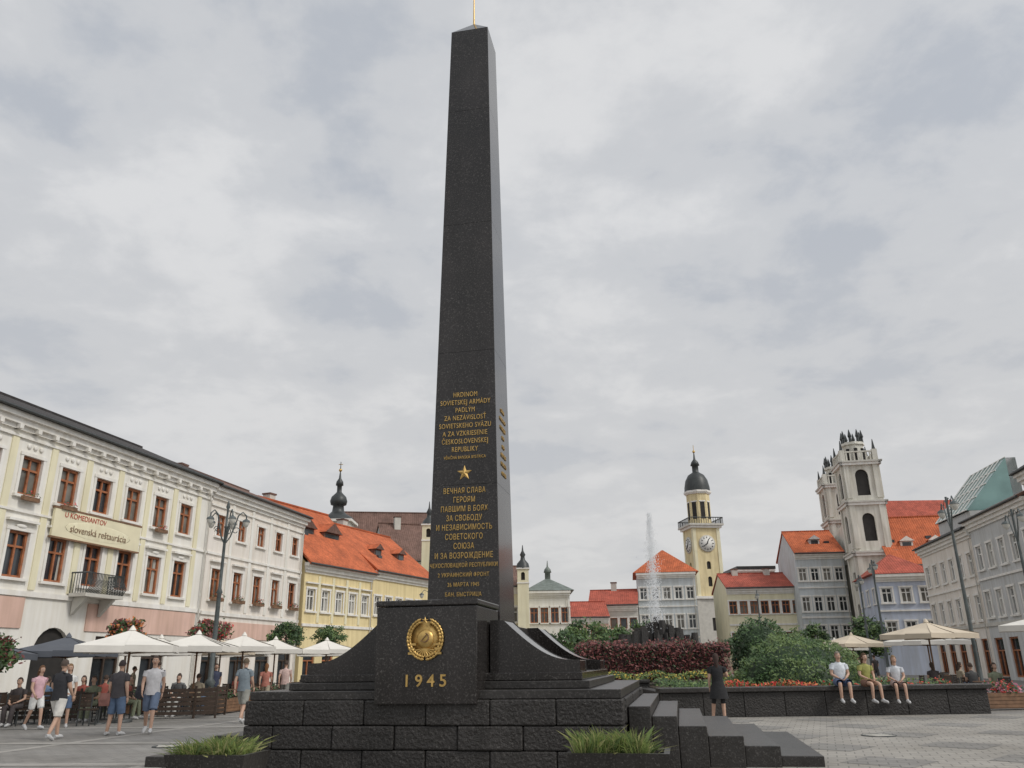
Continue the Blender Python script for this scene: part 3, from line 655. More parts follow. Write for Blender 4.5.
W.build('shaft',E);N.build('openings',E);T.build('gallery_clock_and_dome',E)
# cathedral
E=empty('twin_tower_cathedral',(0,0,0))
def ctower(cx,cy):
    W,N,T=MB(),MB(),MB();w=3.9;h=w/2;Bs=Matrix.Translation((cx,cy,0))@Matrix.Rotation(rad(-10),4,'Z')
    for k in range(4):
        Tm=Bs@Matrix.Rotation(rad(90*k),4,'Z')@Matrix.Translation((-h,-h,0));W.T=N.T=T.T=Tm
        o2=[dict(x0=w/2-a[0]/2,x1=w/2+a[0]/2,z0=a[1],z1=a[2],arch=a[3],void=1,sur=0) for a in ((1.2,4,7.2,1),(1.1,8.6,10.6,0),(1.3,13.8,16.9,1),(1.4,18.9,21.9,1))]
        wall(W,w,0,22.9,o2,'church',.4)
        for o in o2: window(N,T,o,2)
        for z0,z1 in ((0,12.2),(13,17.8),(18.6,22.4)):
            for x in (.1,w-.65): T.box(x,-.14,z0,x+.55,-.001,z1,'church')
        for z0,o_ in ((12.2,.3),(17.8,.25),(22.4,.3)): T.box(-o_,-o_,z0,w+o_,-.002,z0+.3,'trim');T.box(-o_-.12,-o_-.12,z0+.305,w+o_+.12,-.002,z0+.5,'stone')
        T.box(.5,-.1,23.9,w-.5,.1,24.05,'church')
        for i in range(7): T.box(.55+i*.43,-.06,22.91,.7+i*.43,.08,23.9,'church')
        T.loft([[(-.1,-.1,22.91),(.45,-.1,22.91),(.45,.45,22.91),(-.1,.45,22.91)],[(-.1,-.1,24.2),(.45,-.1,24.2),(.45,.45,24.2),(-.1,.45,24.2)]],'church')
        T.loft([[(.0,.0,24.2),(.35,.0,24.2),(.35,.35,24.2),(.0,.35,24.2)],[(.05,.05,24.5),(.3,.05,24.5),(.3,.3,24.5),(.05,.3,24.5)],[(.14,.14,25.4),(.2,.14,25.4),(.2,.2,25.4),(.14,.2,25.4)]],'black')
    W.T=N.T=T.T=Bs
    T.lathe(0,0,[(1.15,22.91),(1.15,25.0),(1.35,25.1),(1.3,25.4)],8,'church',False)
    for k in range(8):
        a_=rad(45*k+22.5);T.lathe(1.1*math.cos(a_),1.1*math.sin(a_),[(.17,25.4),(.15,25.9),(.24,26.1),(.03,26.9)],5,'black',False)
        a_=rad(45*k);T.lathe(1.1*math.cos(a_),1.1*math.sin(a_),[(.22,23.2),(.22,24.6)],5,'dark',False)
    W.build('tower_walls',E);N.build('tower_openings',E);T.build('tower_trim',E)
ctower(40.0,91.5);ctower(42.6,104)
W,N,T,R=MB(),MB(),MB(),MB();Tm=Matrix.Translation((39.9,101.9,0))@Matrix.Rotation(rad(-80),4,'Z');W.T=N.T=T.T=Tm
o2=[dict(x0=2.9,x1=4.9,z0=.1,z1=4.6,arch=1,void=1,sur=0),dict(x0=3.1,x1=4.7,z0=7,z1=10.6,arch=1,void=1,sur=0)]
wall(W,8.4,0,15,o2,'church')
for o in o2: window(N,T,o,2)
T.box(-.1,-.3,12.2,8.5,-.001,12.6,'trim');W.poly([(0,0,15),(8.4,0,15),(4.2,0,18)],'church')
W.T=N.T=T.T=None
W.box(41.6,90.2,0,58,106.2,11.8,'church')
for i in range(4): N.box(44+i*3.6,90.1,4.5,45.4+i*3.6,90.19,9.5,'dark')
R.add([(42.2,89.2,11.8),(58.4,89.2,11.8),(58.4,107,11.8),(42.2,107,11.8),(43.5,98,19.8),(57,98,19.8)],[[0,1,5,4],[1,2,5],[2,3,4,5],[3,0,4],[3,2,1,0]],'rred')
W.build('nave_walls',E);N.build('nave_windows',E);T.build('front_trim',E);R.build('nave_roof',E)
# ---------------------------------------------------------------- right row
building('blue_town_house',(34.9,79.5),(40,78.5),9.2,8,'blue',[dict(z=7.2,h=1.4,w=.95,n=3,fm='fwhite'),dict(z=4,h=1.6,w=.95,n=3,fm='fwhite')],('hip',2.3,'rred'),lod=1,sidel=[dict(z=7.2,h=1.4,w=.95,n=3,fm='fwhite'),dict(z=4,h=1.6,w=.95,n=3,fm='fwhite')],strings=((5.7,.15,'trim'),))
building('orange_roof_house',(40.5,88),(49,86.8),11.0,9,'cream',[dict(z=8.4,h=1.5,w=.95,n=5,fm='fwhite')],('gable',5.6,'rorange'),lod=1,dorm=((2.5,1.3,1,.3,'rorange','cream'),(5.5,1.3,1,.3,'rorange','cream')))
RW=[dict(z=8.2,h=1.7,w=1.0,n=6,fm='fwhite',ped=0),dict(z=5.0,h=1.8,w=1.0,n=6,fm='fwhite'),dict(z=1.5,h=2.6,w=1.6,n=5,shop=1,sur=0)]
E,_=building('grey_town_house',(37.0,74),(34.6,61.2),10.8,11,'cream',RW,('gable',2.6,'rdark'),strings=((3.6,.25,'stone'),(6.6,.15,'trim')))
E,_=building('grey_town_house',(34.55,61.1),(32.6,50.5),11.2,11,'grey',[dict(z=8.4,h=1.7,w=1.0,n=5,fm='fwhite'),dict(z=5.1,h=1.8,w=1.0,n=5,fm='fwhite'),dict(z=1.5,h=2.6,w=1.6,n=4,shop=1,sur=0)],('gable',2.6,'rbrown'),strings=((3.6,.25,'stone'),(6.8,.15,'trim')))
E,_=building('cream_town_house',(32.5,50.4),(29.8,36),12.6,11,'cream',[dict(z=9.7,h=1.8,w=1.1,n=6,fm='fwhite',ped=1),dict(z=6.0,h=1.9,w=1.1,n=6,fm='fwhite'),dict(z=1.6,h=2.8,w=1.8,n=5,shop=1,sur=0)],('gable',3.4,'rdark'),strings=((4,.25,'stone'),(7.9,.15,'trim')))
E=empty('glass_roof_gallery',(38.0,69.3,0),rad(-98));B=MB()
B.box(-3.6,0,9,3.6,4.4,12.9,'grey');
for i in range(7):
    x=-3.6+7.2*i/7;B.poly([(x+.06,-.2,12.92),(x+.97,-.2,12.92),(x+.97,3.6,17.2),(x+.06,3.6,17.2)],'glassroof');B.tube([(x,-.2,12.95),(x,3.6,17.25)],.08,4,'fwhite')
for k in range(5): B.tube([(-3.6,-.2+.95*k,12.97+1.07*k),(3.6,-.2+.95*k,12.97+1.07*k)],.06,4,'fwhite')
for X in (-3.6,3.6): B.poly([(X,-.2,12.92),(X,3.6,17.2),(X,4.4,17.2),(X,4.4,12.92)],'glassroof')
B.box(-3.6,3.61,12.91,3.6,4.4,17.2,'grey')
B.build('gallery',E)
# ---------------------------------------------------------------- street lamps
def lantern(B,p,s=1.):
    x,y,z=p
    B.lathe(x,y,[(.04*s,z+.2*s),(.2*s,z+.1*s),(.24*s,z+.0*s)],8,'irong');B.lathe(x,y,[(.2*s,z),(.19*s,z-.1*s),(.12*s,z-.25*s),(.02*s,z-.32*s)],10,'lampglass')
def ornate_lamp(name,x,y,h):
    E=empty(name,(x,y,0));B=MB()
    B.lathe(0,0,[(.3,0),(.3,.25),(.2,.35),(.17,.9),(.22,1.0),(.11,1.15),(.085,h*.55),(.13,h*.56),(.07,h*.58),(.055,h-.9),(.1,h-.85),(.05,h-.8),(.04,h-.1),(.09,h),(.02,h+.25)],12,'irong')
    for k in range(5):
        a_=2*math.pi*k/5+.3;c_,s_=math.cos(a_),math.sin(a_)
        pr=[(.05,h-1.5),(.2,h-1.25),(.35,h-.75),(.45,h-.35),(.62,h-.2),(.78,h-.35),(.78,h-.5)]
        B.tube([(r_*c_,r_*s_,z_) for r_,z_ in pr],.028,6,'irong')
        sp=[(.4+.17*math.cos(t)*(1-t/9),h-1.0+.17*math.sin(t)*(1-t/9)) for t in [i*.6 for i in range(11)]]
        B.tube([(r_*c_,r_*s_,z_) for r_,z_ in sp],.018,5,'irong')
        lantern(B,(.78*c_,.78*s_,h-.62),.72)
    B.build('post_and_lanterns',E)
def arm_lamp(name,x,y,h,rz=0):
    E=empty(name,(x,y,0),rz);B=MB()
    B.lathe(0,0,[(.22,0),(.22,.3),(.12,.5),(.09,1.4),(.07,h*.6),(.05,h)],10,'irong')
    for s_ in (-1,1):
        pr=[(.0,h-1.6),(.4,h-1.0),(.7,h-.3),(1.0,h-.15),(1.2,h-.4)]
        B.tube([(s_*r_,0,z_) for r_,z_ in pr],.032,6,'irong');B.tube([(0,0,h-.4),(s_*.35,0,h-.1),(s_*.7,0,h-.3)],.02,5,'irong')
        lantern(B,(s_*1.2,0,h-.55),.85)
    B.build('post_and_arms',E)
ornate_lamp('ornate_street_lamp',-12.15,33.8,8)
arm_lamp('double_arm_street_lamp',19.8,36.4,8.5,rad(75));arm_lamp('double_arm_street_lamp',24.1,38.7,8.3,rad(75));arm_lamp('double_arm_street_lamp',24.8,56.6,8,rad(75))
arm_lamp('double_arm_street_lamp',26,62,7.5,rad(75));arm_lamp('double_arm_street_lamp',22,75,7.5,rad(75));arm_lamp('double_arm_street_lamp',-6.5,68,7.5)
# ---------------------------------------------------------------- parasols
def parasol(name,x,y,w,zt,mat='canvas',rz=0):
    E=empty(name,(x,y,0),rz);B=MB();h=w/2;ze=zt-.28*h-.1
    cs=[(-h,-h),(h,-h),(h,h),(-h,h)];m=4;v=.2
    for i in range(m):
        a,b=cs[i],cs[(i+1)%m]
        md=((a[0]+b[0])/2*.97,(a[1]+b[1])/2*.97)
        def L3(p,t,dz=0): return (p[0]*t,p[1]*t,zt+(ze-zt)*t+dz)
        for p,q_ in ((a,md),(md,b)):
            da=-.05
            B.poly([(0,0,zt),L3(p,.5,da*.5),L3(q_,.5,da)],mat);B.poly([L3(p,.5,da*.5),L3(p,1),L3(q_,1,-.03),L3(q_,.5,da)],mat)
            B.poly([L3(p,1),(p[0],p[1],ze-v),(q_[0],q_[1],ze-v-.03),L3(q_,1,-.03)],mat)
        B.tube([(0,0,ze-.25),(a[0]*.95,a[1]*.95,ze-.03)],.015,4,'wood')
    B.lathe(0,0,[(.12,zt-.02),(.06,zt+.08),(.01,zt+.14)],6,mat)
    B.tube([(0,0,.05),(0,0,zt)],.035,8,'wood');B.lathe(0,0,[(.35,0),(.35,.08),(.08,.12)],12,'iron')
    B.build('canopy_and_pole',E)
for x,y,w,zt,mt,r_ in ((-12.3,26.8,2.75,2.75,'canvas',18),(-11.7,30.9,2.4,2.75,'canvas',5),(-11.6,35.8,2.6,2.85,'canvas',14),(-11.9,41.6,2.8,2.85,'canvas',10),(-9.6,42.7,2.6,2.8,'canvas',20),(-16.3,30.5,2.8,2.7,'canvas3',10),(-14.6,34.5,2.8,2.75,'canvas',10),(-17.6,27.4,2.8,2.6,'canvas3',10),(-14.5,44,3,2.8,'canvas',10),(-10.8,48,3,2.8,'canvas',10),(-8.6,52,3,2.8,'canvas',10),(-13.6,38.8,2.8,2.8,'canvas2',10),
  (17.6,35.8,2.7,3.0,'canvas2',22),(19.1,28.6,3.2,3.15,'canvas',12),(21.5,44,3,2.9,'canvas',12),(20,50,3,2.9,'canvas2',12),(24,33,3,3,'canvas2',12),(22,58,3,2.8,'canvas',12)):
    parasol('cafe_parasol',x,y,w,zt,mt,rad(r_))
B=MB()
B.lathe(0,0,[(.38,.72),(.38,.75)],18,'wood');B.tube([(0,0,.03),(0,0,.72)],.03,6,'iron');B.lathe(0,0,[(.22,0),(.2,.04)],10,'iron')
TM=B.build('cafe_table',loc=(-12.7,26.2,0));
B=MB();B.box(-.21,-.21,.43,.21,.21,.47,'dwood')
for a_ in (-.19,.17):
    for b_ in (-.19,.17): B.box(a_,b_,0,a_+.03,b_+.03,.43 if b_<0 else .88,'iron')
for k in range(4): B.box(-.158,.175,.52+.09*k,.168,.195,.60+.09*k,'dwood')
CM=B.build('cafe_chair',loc=(-12.7,25.5,0),rz=rad(180))
def cp(o,x,y,rz):
    n_=bpy.data.objects.new(o.name.split('.')[0],o.data);COL.objects.link(n_);n_.location=(x,y,0);n_.rotation_euler=(0,0,rz)
for x,y in ((-13.6,28.2),(-11.7,30.3),(-11.2,33.6),(-11.4,36.8),(-11.9,40),(-14.6,29.5),(-15,26.5),(-15.6,32),(-9.9,43.5),(-13.4,34.5),(-10.6,46),(-12.9,31.8),(-16.4,28.6),(-13,37),(17.5,35),(18.6,36.6),(16.6,30.3),(18.6,28.8),(20.5,31),(21,41)):
    cp(TM,x,y,0)
    for k in range(4):
        a_=k*math.pi/2+random.uniform(-.3,.3);cp(CM,x+.68*math.cos(a_),y+.68*math.sin(a_),a_-math.pi/2)
def fbox(x,y,rz,l=1.6,mats=('lf2','lf1','flr','flp')):
    E=empty('wooden_flower_box',(x,y,0),rz);B=MB();B.box(-l/2,-.2,.05,l/2,.2,.5,'wood')
    for k in range(4): B.box(-l/2-.01,-.215,.08+.105*k,l/2+.01,.215,.165+.105*k,'wood')
    B.build('box',E);G=MB();G.leaves((0,0,.6),(l/2,.25,.28),500,.06,[M[m_] for m_ in mats],lo=-.4);G.build('flowers',E)
for x,y in ((15.2,26.9),(17,27.2),(18.8,27.4),(20.6,27.8)): fbox(x,y,rad(6))
for x,y in ((-13.9,31.5),(-10.6,31.0),(-10.0,34.6),(-10.3,32.8),(-10.9,38.5),(-10,40.5)): fbox(x,y,rad(78),1.6,('lf1','lf1','lf2','hd2'))
def screen(x,y,rz,l=2.0):
    E=empty('terrace_screen',(x,y,0),rz);B=MB()
    for s_ in (-1,1): B.box(s_*l/2-.03,-.03,0,s_*l/2+.03,.03,1.0,'dwood')
    for k in range(6): B.box(-l/2+.031,-.012,.12+.14*k,l/2-.031,.012,.22+.14*k,'dwood')
    B.build('slats',E)
for x,y,r_ in ((-16.9,25.6,8),(-14.8,27.0,8),(-15.9,31.5,10),(-14.3,33.2,78),(-10.4,29.2,80),(-9.7,36.6,80),(-10.9,28.2,8)): screen(x,y,rad(r_))
# ---------------------------------------------------------------- fountain
E=empty('rock_fountain',(9.3,55,0));B=MB()
B.lathe(0,0,[(4.6,0),(4.6,.5),(4.2,.5),(4.2,.35)],40,'granr');B.lathe(0,0,[(4.2,.36),(0.0,.37)],40,'glass')
for k in range(60):
    a_=random.random()*6.28;r_=random.random()**.6*2.5;h_=random.uniform(3.2,4.5)*(1-r_/9);w_=random.uniform(.22,.45)
    cx,cy=r_*math.cos(a_),r_*math.sin(a_)*.7
    B.loft([[(cx+w_*math.cos(b_+k)*q_+i*.05*random.uniform(-1,1),cy+w_*math.sin(b_+k)*q_,zz_) for b_ in (0,1.1,2.2,3.4,4.7,5.5)] for i,(zz_,q_) in enumerate(((.2,1.2),(h_*.75,.95),(h_,.6)))],'granr')
B.build('rocks_and_basin',E)
B=MB()
for _ in range(7500):
    t=random.random();z=.6+t*10.6;sp_=.05+.2*(1-t)**.5 + (.5*(t>.25)*random.random()**3)*(1-t)
    p=Vector((random.gauss(0,sp_),random.gauss(0,sp_),z*(1 if random.random()<.8 else random.random())))
    s_=random.uniform(.009,.024);B.add([p+Vector((-s_,0,-s_)),p+Vector((s_,0,-s_)),p+Vector((0,s_,-s_)),p+Vector((0,0,s_*3))],[[0,1,3],[1,2,3],[2,0,3]],'water')
B.build('water_jet',E)
# ---------------------------------------------------------------- people
def person(name,x,y,face=0,h=1.75,pose='stand',shirt=(.5,.5,.5),legs=(.1,.12,.2),skin=(.52,.33,.24),hair=(.06,.04,.03),shoes=(.5,.5,.5),sleeve=.5,leglen=.95,female=False,longhair=False,dress=None,seat=.8,j=None,turn=0,bag=None,z=0,w=1.):
    key=lambda c:'fabric_%02d%02d%02d'%tuple(int(v*99) for v in c)
    ms=cloth(key(shirt),shirt);ml=cloth(key(legs),legs);mh=cloth('hair_'+key(hair),hair);mo=cloth('shoe_'+key(shoes),shoes)
    kn='skin_'+key(skin)
    if kn not in M: M[kn]=mk(kn,skin,.55,.08,9)
    mk_=M[kn]
    J={'pelvis':(0,0,.96),'spine':(0,0,1.14),'chest':(0,.005,1.32),'neckb':(0,.01,1.45),'neck':(0,-.005,1.53),
       'shL':(.175,.005,1.415),'elL':(.225,.03,1.13),'wrL':(.225,-.05,.88),'shR':(-.175,.005,1.415),'elR':(-.225,.03,1.13),'wrR':(-.225,-.05,.88),
       'hiL':(.09,0,.90),'knL':(.10,-.02,.49),'anL':(.105,.02,.085),'toL':(.13,-.13,.035),'hiR':(-.09,0,.90),'knR':(-.10,-.02,.49),'anR':(-.105,.02,.085),'toR':(-.13,-.13,.035)}
    if pose=='walk':
        J.update(knL=(.09,-.16,.52),anL=(.09,-.20,.10),toL=(.10,-.35,.06),knR=(-.09,.06,.50),anR=(-.10,.26,.15),toR=(-.11,.14,.04),elL=(.23,.10,1.15),wrL=(.22,.10,.90),elR=(-.23,-.04,1.14),wrR=(-.2,-.2,.95))
    if pose=='sit':
        d=seat+.10-.96
        for k in ('pelvis','spine','chest','neckb','neck','shL','shR'): a_=J[k];J[k]=(a_[0],a_[1]-.10*(a_[2]-.96),a_[2]+d)
        for s_,n_ in ((1,'L'),(-1,'R')):
            J['hi'+n_]=(s_*.09,-.02,seat+.09);J['kn'+n_]=(s_*.13,-.44,seat+.075);J['an'+n_]=(s_*.12,-.44-.05*s_,max(.085,seat-.36));J['to'+n_]=(s_*.13,-.60-.05*s_,max(.04,seat-.42))
            J['el'+n_]=(s_*.24,-.08,seat+.30);J['wr'+n_]=(s_*.10,-.27,seat+.20)
    if j: J.update(j)
    R={'pelvis':(.145,.11),'spine':(.125,.095),'chest':(.15,.105),'neckb':(.09,.07),'neck':(.052,.052),'sh':(.062,.062),'el':(.042,.042),'wr':(.027,.027),'hi':(.088,.092),'kn':(.055,.058),'an':(.036,.038),'to':(.034,.028)}
    order=list(J);idx={k:i for i,k in enumerate(order)}
    ed=[('pelvis','spine'),('spine','chest'),('chest','neckb'),('neckb','neck'),('chest','shL'),('chest','shR'),('shL','elL'),('elL','wrL'),('shR','elR'),('elR','wrR'),('pelvis','hiL'),('pelvis','hiR'),('hiL','knL'),('knL','anL'),('anL','toL'),('hiR','knR'),('knR','anR'),('anR','toR')]
    me=bpy.data.meshes.new('t');me.from_pydata([J[k] for k in order],[(idx[a],idx[b]) for a,b in ed],[])
    o=bpy.data.objects.new('t',me);COL.objects.link(o)
    o.modifiers.new('s','SKIN');sb=o.modifiers.new('u','SUBSURF');sb.levels=1;sb.render_levels=1
    sv=me.skin_vertices[0].data
    for k in order:
        r_=R.get(k) or R[k[:2]];sv[idx[k]].radius=(r_[0]*w,r_[1]*w);sv[idx[k]].use_root=(k=='pelvis')
    dg=bpy.context.evaluated_depsgraph_get();ev=o.evaluated_get(dg);m2=ev.to_mesh()
    V=[v.co.copy() for v in m2.vertices];F=[list(p.vertices) for p in m2.polygons];ev.to_mesh_clear();bpy.data.objects.remove(o)
    B=MB()
    segs=[(Vector(J[a]),Vector(J[b]),a[:2]+b[:2],) for a,b in ed]
    groups={}
    for f in F:
        c=sum((V[i] for i in f),Vector())/len(f);best=None
        for a,b,k in segs:
            t=max(0,min(1,(c-a).dot(b-a)/(b-a).length_squared));dd=(c-(a+(b-a)*t)).length
            if k[:2] in('pe','sp','ch') : dd-=.06
            if best is None or dd<best[0]: best=(dd,k,t)
        _,k,t=best
        if k in('spch','chsh','chne','pesp'): m_=ms
        elif k=='nene': m_=mk_
        elif k=='shel': m_=ms if t<sleeve else mk_
        elif k=='elwr': m_=ms if sleeve>1.2 else mk_
        elif k in('pehi',): m_=ml
        elif k=='hikn': m_=ml if t<leglen else mk_
        elif k=='knan': m_=ml if leglen>1.2 else mk_
        elif k=='anto': m_=mo
        else: m_=ms
        groups.setdefault(m_,[]).append(f)
    for m_,fs in groups.items():
        used=sorted({i for f in fs for i in f});mp={i:n for n,i in enumerate(used)}
        B.add([V[i] for i in used],[[mp[i] for i in f] for f in fs],m_,True)
    vv=lambda k:Vector(J[k]);P=vv('pelvis');C=vv('chest');Nk=vv('neckb')
    def ring(c,rx,ry,n=16): return [(c[0]+rx*math.cos(2*math.pi*i/n)*w,c[1]+ry*math.sin(2*math.pi*i/n)*w*(1+.04*math.sin(i*3.1)),c[2]) for i in range(n)]
    hip=P-Vector((0,0,.09 if pose!='sit' else .02))
    wst=.135 if female else .155
    B.loft([ring(hip,.178,.13),ring(P,.172,.128),ring(P.lerp(C,.45),wst,.115),ring(C-Vector((0,0,.04)),.185 if not female else .165,.128),ring(C.lerp(Nk,.55),.175,.11),ring(Nk+Vector((0,0,.0)),.10,.085),ring(Nk+Vector((0,0,.035)),.064,.064)],ms,True,False)
    for s_ in 'LR':
        a=vv('sh'+s_);b=vv('el'+s_);c=vv('wr'+s_)
        if 0<sleeve<=1.2: B.tube([a,a.lerp(b,sleeve*.6),a.lerp(b,min(1,sleeve))],[.072*w,.068*w,.064*w],10,ms,True,False)
        if sleeve>1.2: B.tube([a,b,c],[.07,.055,.042],10,ms,True,False)
        a=vv('hi'+s_);b=vv('kn'+s_);c=vv('an'+s_)
        if not dress:
            if leglen<=1.2: B.tube([a,a.lerp(b,leglen*.5),a.lerp(b,leglen)],[.108*w,.100*w,.086*w],12,ml,True,False)
            else: B.tube([a,a.lerp(b,.5),b,b.lerp(c,.6),c+Vector((0,0,.0))],[.105*w,.09,.074,.066,.062],12,ml,True,False)
        t_=vv('to'+s_);an=vv('an'+s_);dn=Vector((0,0,-.03))
        B.tube([an+Vector((0,.05,-.035)),an+dn,(an+t_)/2+dn*.6,t_,t_+(t_-an)*.35],[.038,.047,.045,.042,.02],8,mo,True)
        wr=vv('wr'+s_);el=vv('el'+s_);d=(wr-el).normalized();sd=1 if s_=='L' else -1
        side=Vector((0,-1,0));side=(side-d*side.dot(d)).normalized();nrm=d.cross(side).normalized()
        pe=wr+d*.085
        B.loft([[wr+side*a1*.024+nrm*b1*.014 for a1,b1 in ((-1,-1),(1,-1),(1,1),(-1,1))],[wr+d*.04+side*a1*.04+nrm*b1*.014 for a1,b1 in ((-1,-1),(1,-1),(1,1),(-1,1))],[pe+side*a1*.038+nrm*b1*.011 for a1,b1 in ((-1,-1),(1,-1),(1,1),(-1,1))]],mk_,True)
        curl=Vector((-sd*.3,0,0))
        for q_,(of,ln) in enumerate(((.029,.068),(.010,.078),(-.010,.072),(-.029,.056))):
            r0=pe+side*of;B.tube([r0,r0+d*ln*.45+curl*.02,r0+d*ln*.8+curl*.07,r0+d*ln+curl*.12],[.0095,.009,.008,.006],5,mk_)
        r0=wr+d*.03+side*.035;B.tube([r0,r0+d*.03+side*.025,r0+d*.06+side*.03+curl*.05],[.011,.010,.007],5,mk_)
    if dress:
        zb=dress;B.loft([ring(P+Vector((0,0,.12)),.14,.118),ring(P-Vector((0,0,.05)),.19,.15),ring((P.x,P.y,(P.z+zb)/2),.22,.18),ring((P.x,P.y-.0,zb),.25,.21)],ms if legs==shirt else ml,True,False)
    nk=vv('neck');hc=nk+Vector((0,-.02,.125))
    B.T=Matrix.Translation(hc)@Matrix.Rotation(rad(turn),4,'Z')
    def hs(u): 
        k=1-.28*max(0,-u.z)**1.5;return Vector((u.x*k,u.y*(k if u.y>0 else 1-.1*max(0,-u.z))-(.05 if u.z<-.3 and u.y<0 else 0),u.z))
    B.ell((0,0,0),(.076,.095,.118),mk_,14,10,shape=hs)
    B.tube([(0,.01,-.16),(0,.0,-.05)],[.052,.055],10,mk_)
    B.loft([[(-.007,-.092,.018),(.007,-.092,.018),(.006,-.09,.02)],[(-.016,-.097,-.028),(.016,-.097,-.028),(0,-.122,-.022)],[(-.01,-.09,-.036),(.01,-.09,-.036),(0,-.10,-.036)]],mk_)
    for s_ in (-1,1):
        B.ell((s_*.03,-.085,.012),(.015,.008,.008),'fwhite',8,5);B.ell((s_*.03,-.092,.012),(.006,.004,.006),'dark',6,4)
        B.box(s_*.03-.018,-.094,.028,s_*.03+.018,-.084,.034,mh);B.ell((s_*.077,.005,-.003),(.01,.02,.032),mk_,8,6)
    B.ell((0,-.086,-.058),(.024,.008,.007),M['hd2'],8,5)
    zl=-.95 if longhair else -.35
    B.ell((0,.008,.012),(.086,.103,.122 if not longhair else .13),mh,16,12,keep=lambda u_:(u_[1]>-.25 or u_[2]>.5) and (u_[2]>zl if u_[1]>.15 else u_[2]>(.0 if not longhair else -.7)),shape=lambda u_:u_*(1+.03*math.sin(u_.x*19)*math.cos(u_.y*17)))
    if longhair: B.tube([(0,.06,.02),(0,.09,-.1),(0,.10,-.25)],[.07,.07,.04],10,mh)
    B.T=None
    if bag:
        bc,col=bag;mb=cloth('bag_'+key(col),col);B.loft([[(bc[0]+a1*.13,bc[1]+b1*.06,bc[2]-.16) for a1,b1 in((-1,-1),(1,-1),(1,1),(-1,1))],[(bc[0]+a1*.15,bc[1]+b1*.08,bc[2]-.02) for a1,b1 in((-1,-1),(1,-1),(1,1),(-1,1))],[(bc[0]+a1*.12,bc[1]+b1*.05,bc[2]+.14) for a1,b1 in((-1,-1),(1,-1),(1,1),(-1,1))]],mb)
        sh=vv('shR' if bc[0]>0 else 'shL')+Vector((0,0,.06));B.tube([(bc[0],bc[1],bc[2]+.13),(bc[0]*.7,bc[1]*.8-.03,(bc[2]+sh.z)/2),tuple(sh)],.012,5,mb)
    ob=B.build(name,None,(x,y,z),rad(face));k=h/1.75
    ob.scale=(k,k,k);return ob
wht=(.72,.72,.7);blk=(.03,.03,.035);den=(.10,.15,.24);kh=(.35,.3,.22)
person('standing_man',-14.9,24.0,100,1.75,shirt=(.18,.18,.16),legs=(.08,.08,.09),leglen=1.5,bag=((.2,-.1,.75),(.7,.5,.05)))
person('walking_woman',-13.55,24.2,60,1.66,'walk',shirt=(.66,.42,.46),legs=wht,female=True,longhair=True,hair=(.12,.06,.03),leglen=.8,sleeve=.3)
person('standing_woman',-13.1,24.9,20,1.7,shirt=wht,legs=den,female=True,longhair=True,hair=(.2,.12,.06),leglen=.9)
person('standing_man',-11.0,20.6,165,1.78,'walk',shirt=blk,legs=(.66,.64,.6),hair=(.08,.06,.05),j={'elL':(.26,-.02,1.15),'wrL':(.12,-.2,1.05)},w=1.12)
person('standing_man',-10.15,21.8,175,1.76,'stand',shirt=(.06,.055,.06),legs=den,hair=(.04,.03,.03),bag=((.28,.05,.85),(.25,.12,.1)),w=1.1,j={'knL':(.13,-.03,.49),'anL':(.17,.0,.085),'toL':(.21,-.14,.035),'knR':(-.13,-.03,.49),'anR':(-.16,.02,.085),'toR':(-.2,-.13,.035)})
person('walking_man',-9.5,22.3,15,1.86,'walk',shirt=(.58,.57,.58),legs=(.13,.17,.25),hair=(.07,.05,.04),bag=((-.24,.08,.95),(.05,.05,.06)),sleeve=.45,w=1.05)
person('standing_man',-8.2,25.7,170,1.80,'walk',shirt=(.20,.24,.27),legs=(.30,.30,.27),hair=(.12,.09,.06),leglen=.95,w=1.1)
person('walking_woman',-10.0,34,190,1.66,'walk',shirt=(.40,.16,.12),legs=kh,female=True,longhair=True,hair=(.18,.08,.03))
person('walking_man',-9.5,35,185,1.75,'walk',shirt=(.55,.40,.36),legs=(.2,.2,.18))
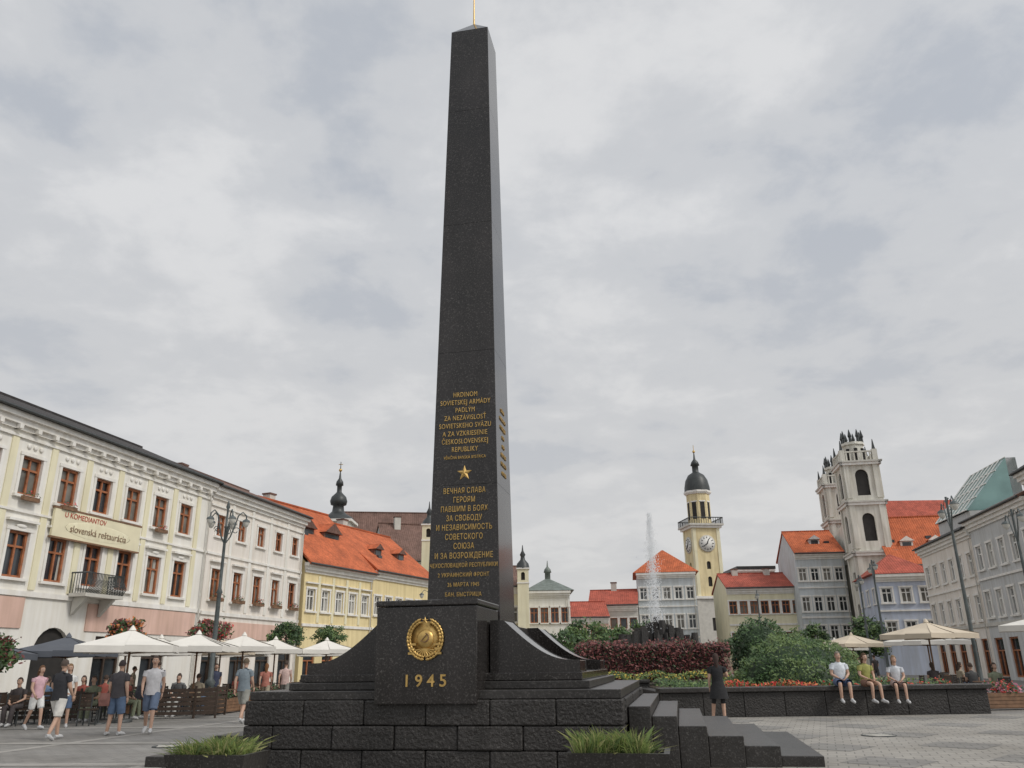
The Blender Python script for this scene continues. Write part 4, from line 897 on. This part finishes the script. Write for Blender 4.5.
person('woman_in_black_dress',5.45,23.1,170,1.72,'stand',shirt=(.02,.02,.022),legs=(.02,.02,.022),female=True,hair=(.05,.03,.025),dress=.62,longhair=True,shoes=(.5,.05,.04),w=1.05,j={'elR':(-.28,.0,1.2),'wrR':(-.12,-.16,1.22),'anL':(.2,-.1,.085),'knL':(.15,-.08,.49),'toL':(.22,-.24,.035)})
person('seated_man',9.6,25.32,-5,1.80,'sit',shirt=(.62,.66,.70),legs=(.10,.14,.24),seat=.81,leglen=1.0,hair=(.2,.17,.14),w=1.1)
person('seated_woman',10.35,25.3,15,1.74,'sit',shirt=(.30,.30,.09),legs=(.25,.14,.10),seat=.81,leglen=.6,female=True,longhair=True,hair=(.07,.04,.02),w=1.05)
person('seated_woman',11.25,25.3,-10,1.66,'sit',shirt=(.55,.57,.60),legs=(.4,.3,.28),seat=.81,leglen=.9,female=True,longhair=True,hair=(.2,.13,.07))
rc=lambda:random.choice([(.5,.5,.48),(.05,.06,.1),(.3,.08,.06),(.12,.18,.28),(.35,.3,.22),(.08,.08,.08),(.2,.22,.15),(.06,.05,.05)])
for x,y,f in ((-13.6,27.5,0),(-12.9,28.2,90),(-14.6,30.2,180),(-11.6,31.0,180),(-11.7,29.6,0),(-15.6,32.7,180),(-11.4,36.1,0),(-14.6,28.8,0),(-12.9,32.5,180),(-15,25.8,0),(-16.4,29.3,180),(-11.2,34.3,180),(17.5,35.7,180),(18.2,35,90),(18.6,29.5,180),(17.9,28.8,-90),(16.6,31,180),(-15.0,27.2,180),(16.6,29.6,0),(20.5,31.7,180)):
    person('cafe_guest',x,y,f,1.72,'sit',shirt=rc(),legs=rc(),seat=.47,leglen=1.5,longhair=random.random()<.5)
for x,y,f in ((19.8,60,20),(21.3,62,200),(22.4,58,90),(23.4,64,0),(17,66,170),(25.5,70,10),(24,74,190),(-8,50,10),(-7.6,56,190),(-9.6,47,100),(14.7,48,60),(19,47,200),(-12.2,34.5,30),(-16,35.5,120),(-12.5,29.6,200),(16,44,10),(22,52,190)):
    person('distant_pedestrian',x,y,f,random.uniform(1.6,1.8),random.choice(['walk','stand']),shirt=rc(),legs=rc(),leglen=random.choice([.9,1.5]))
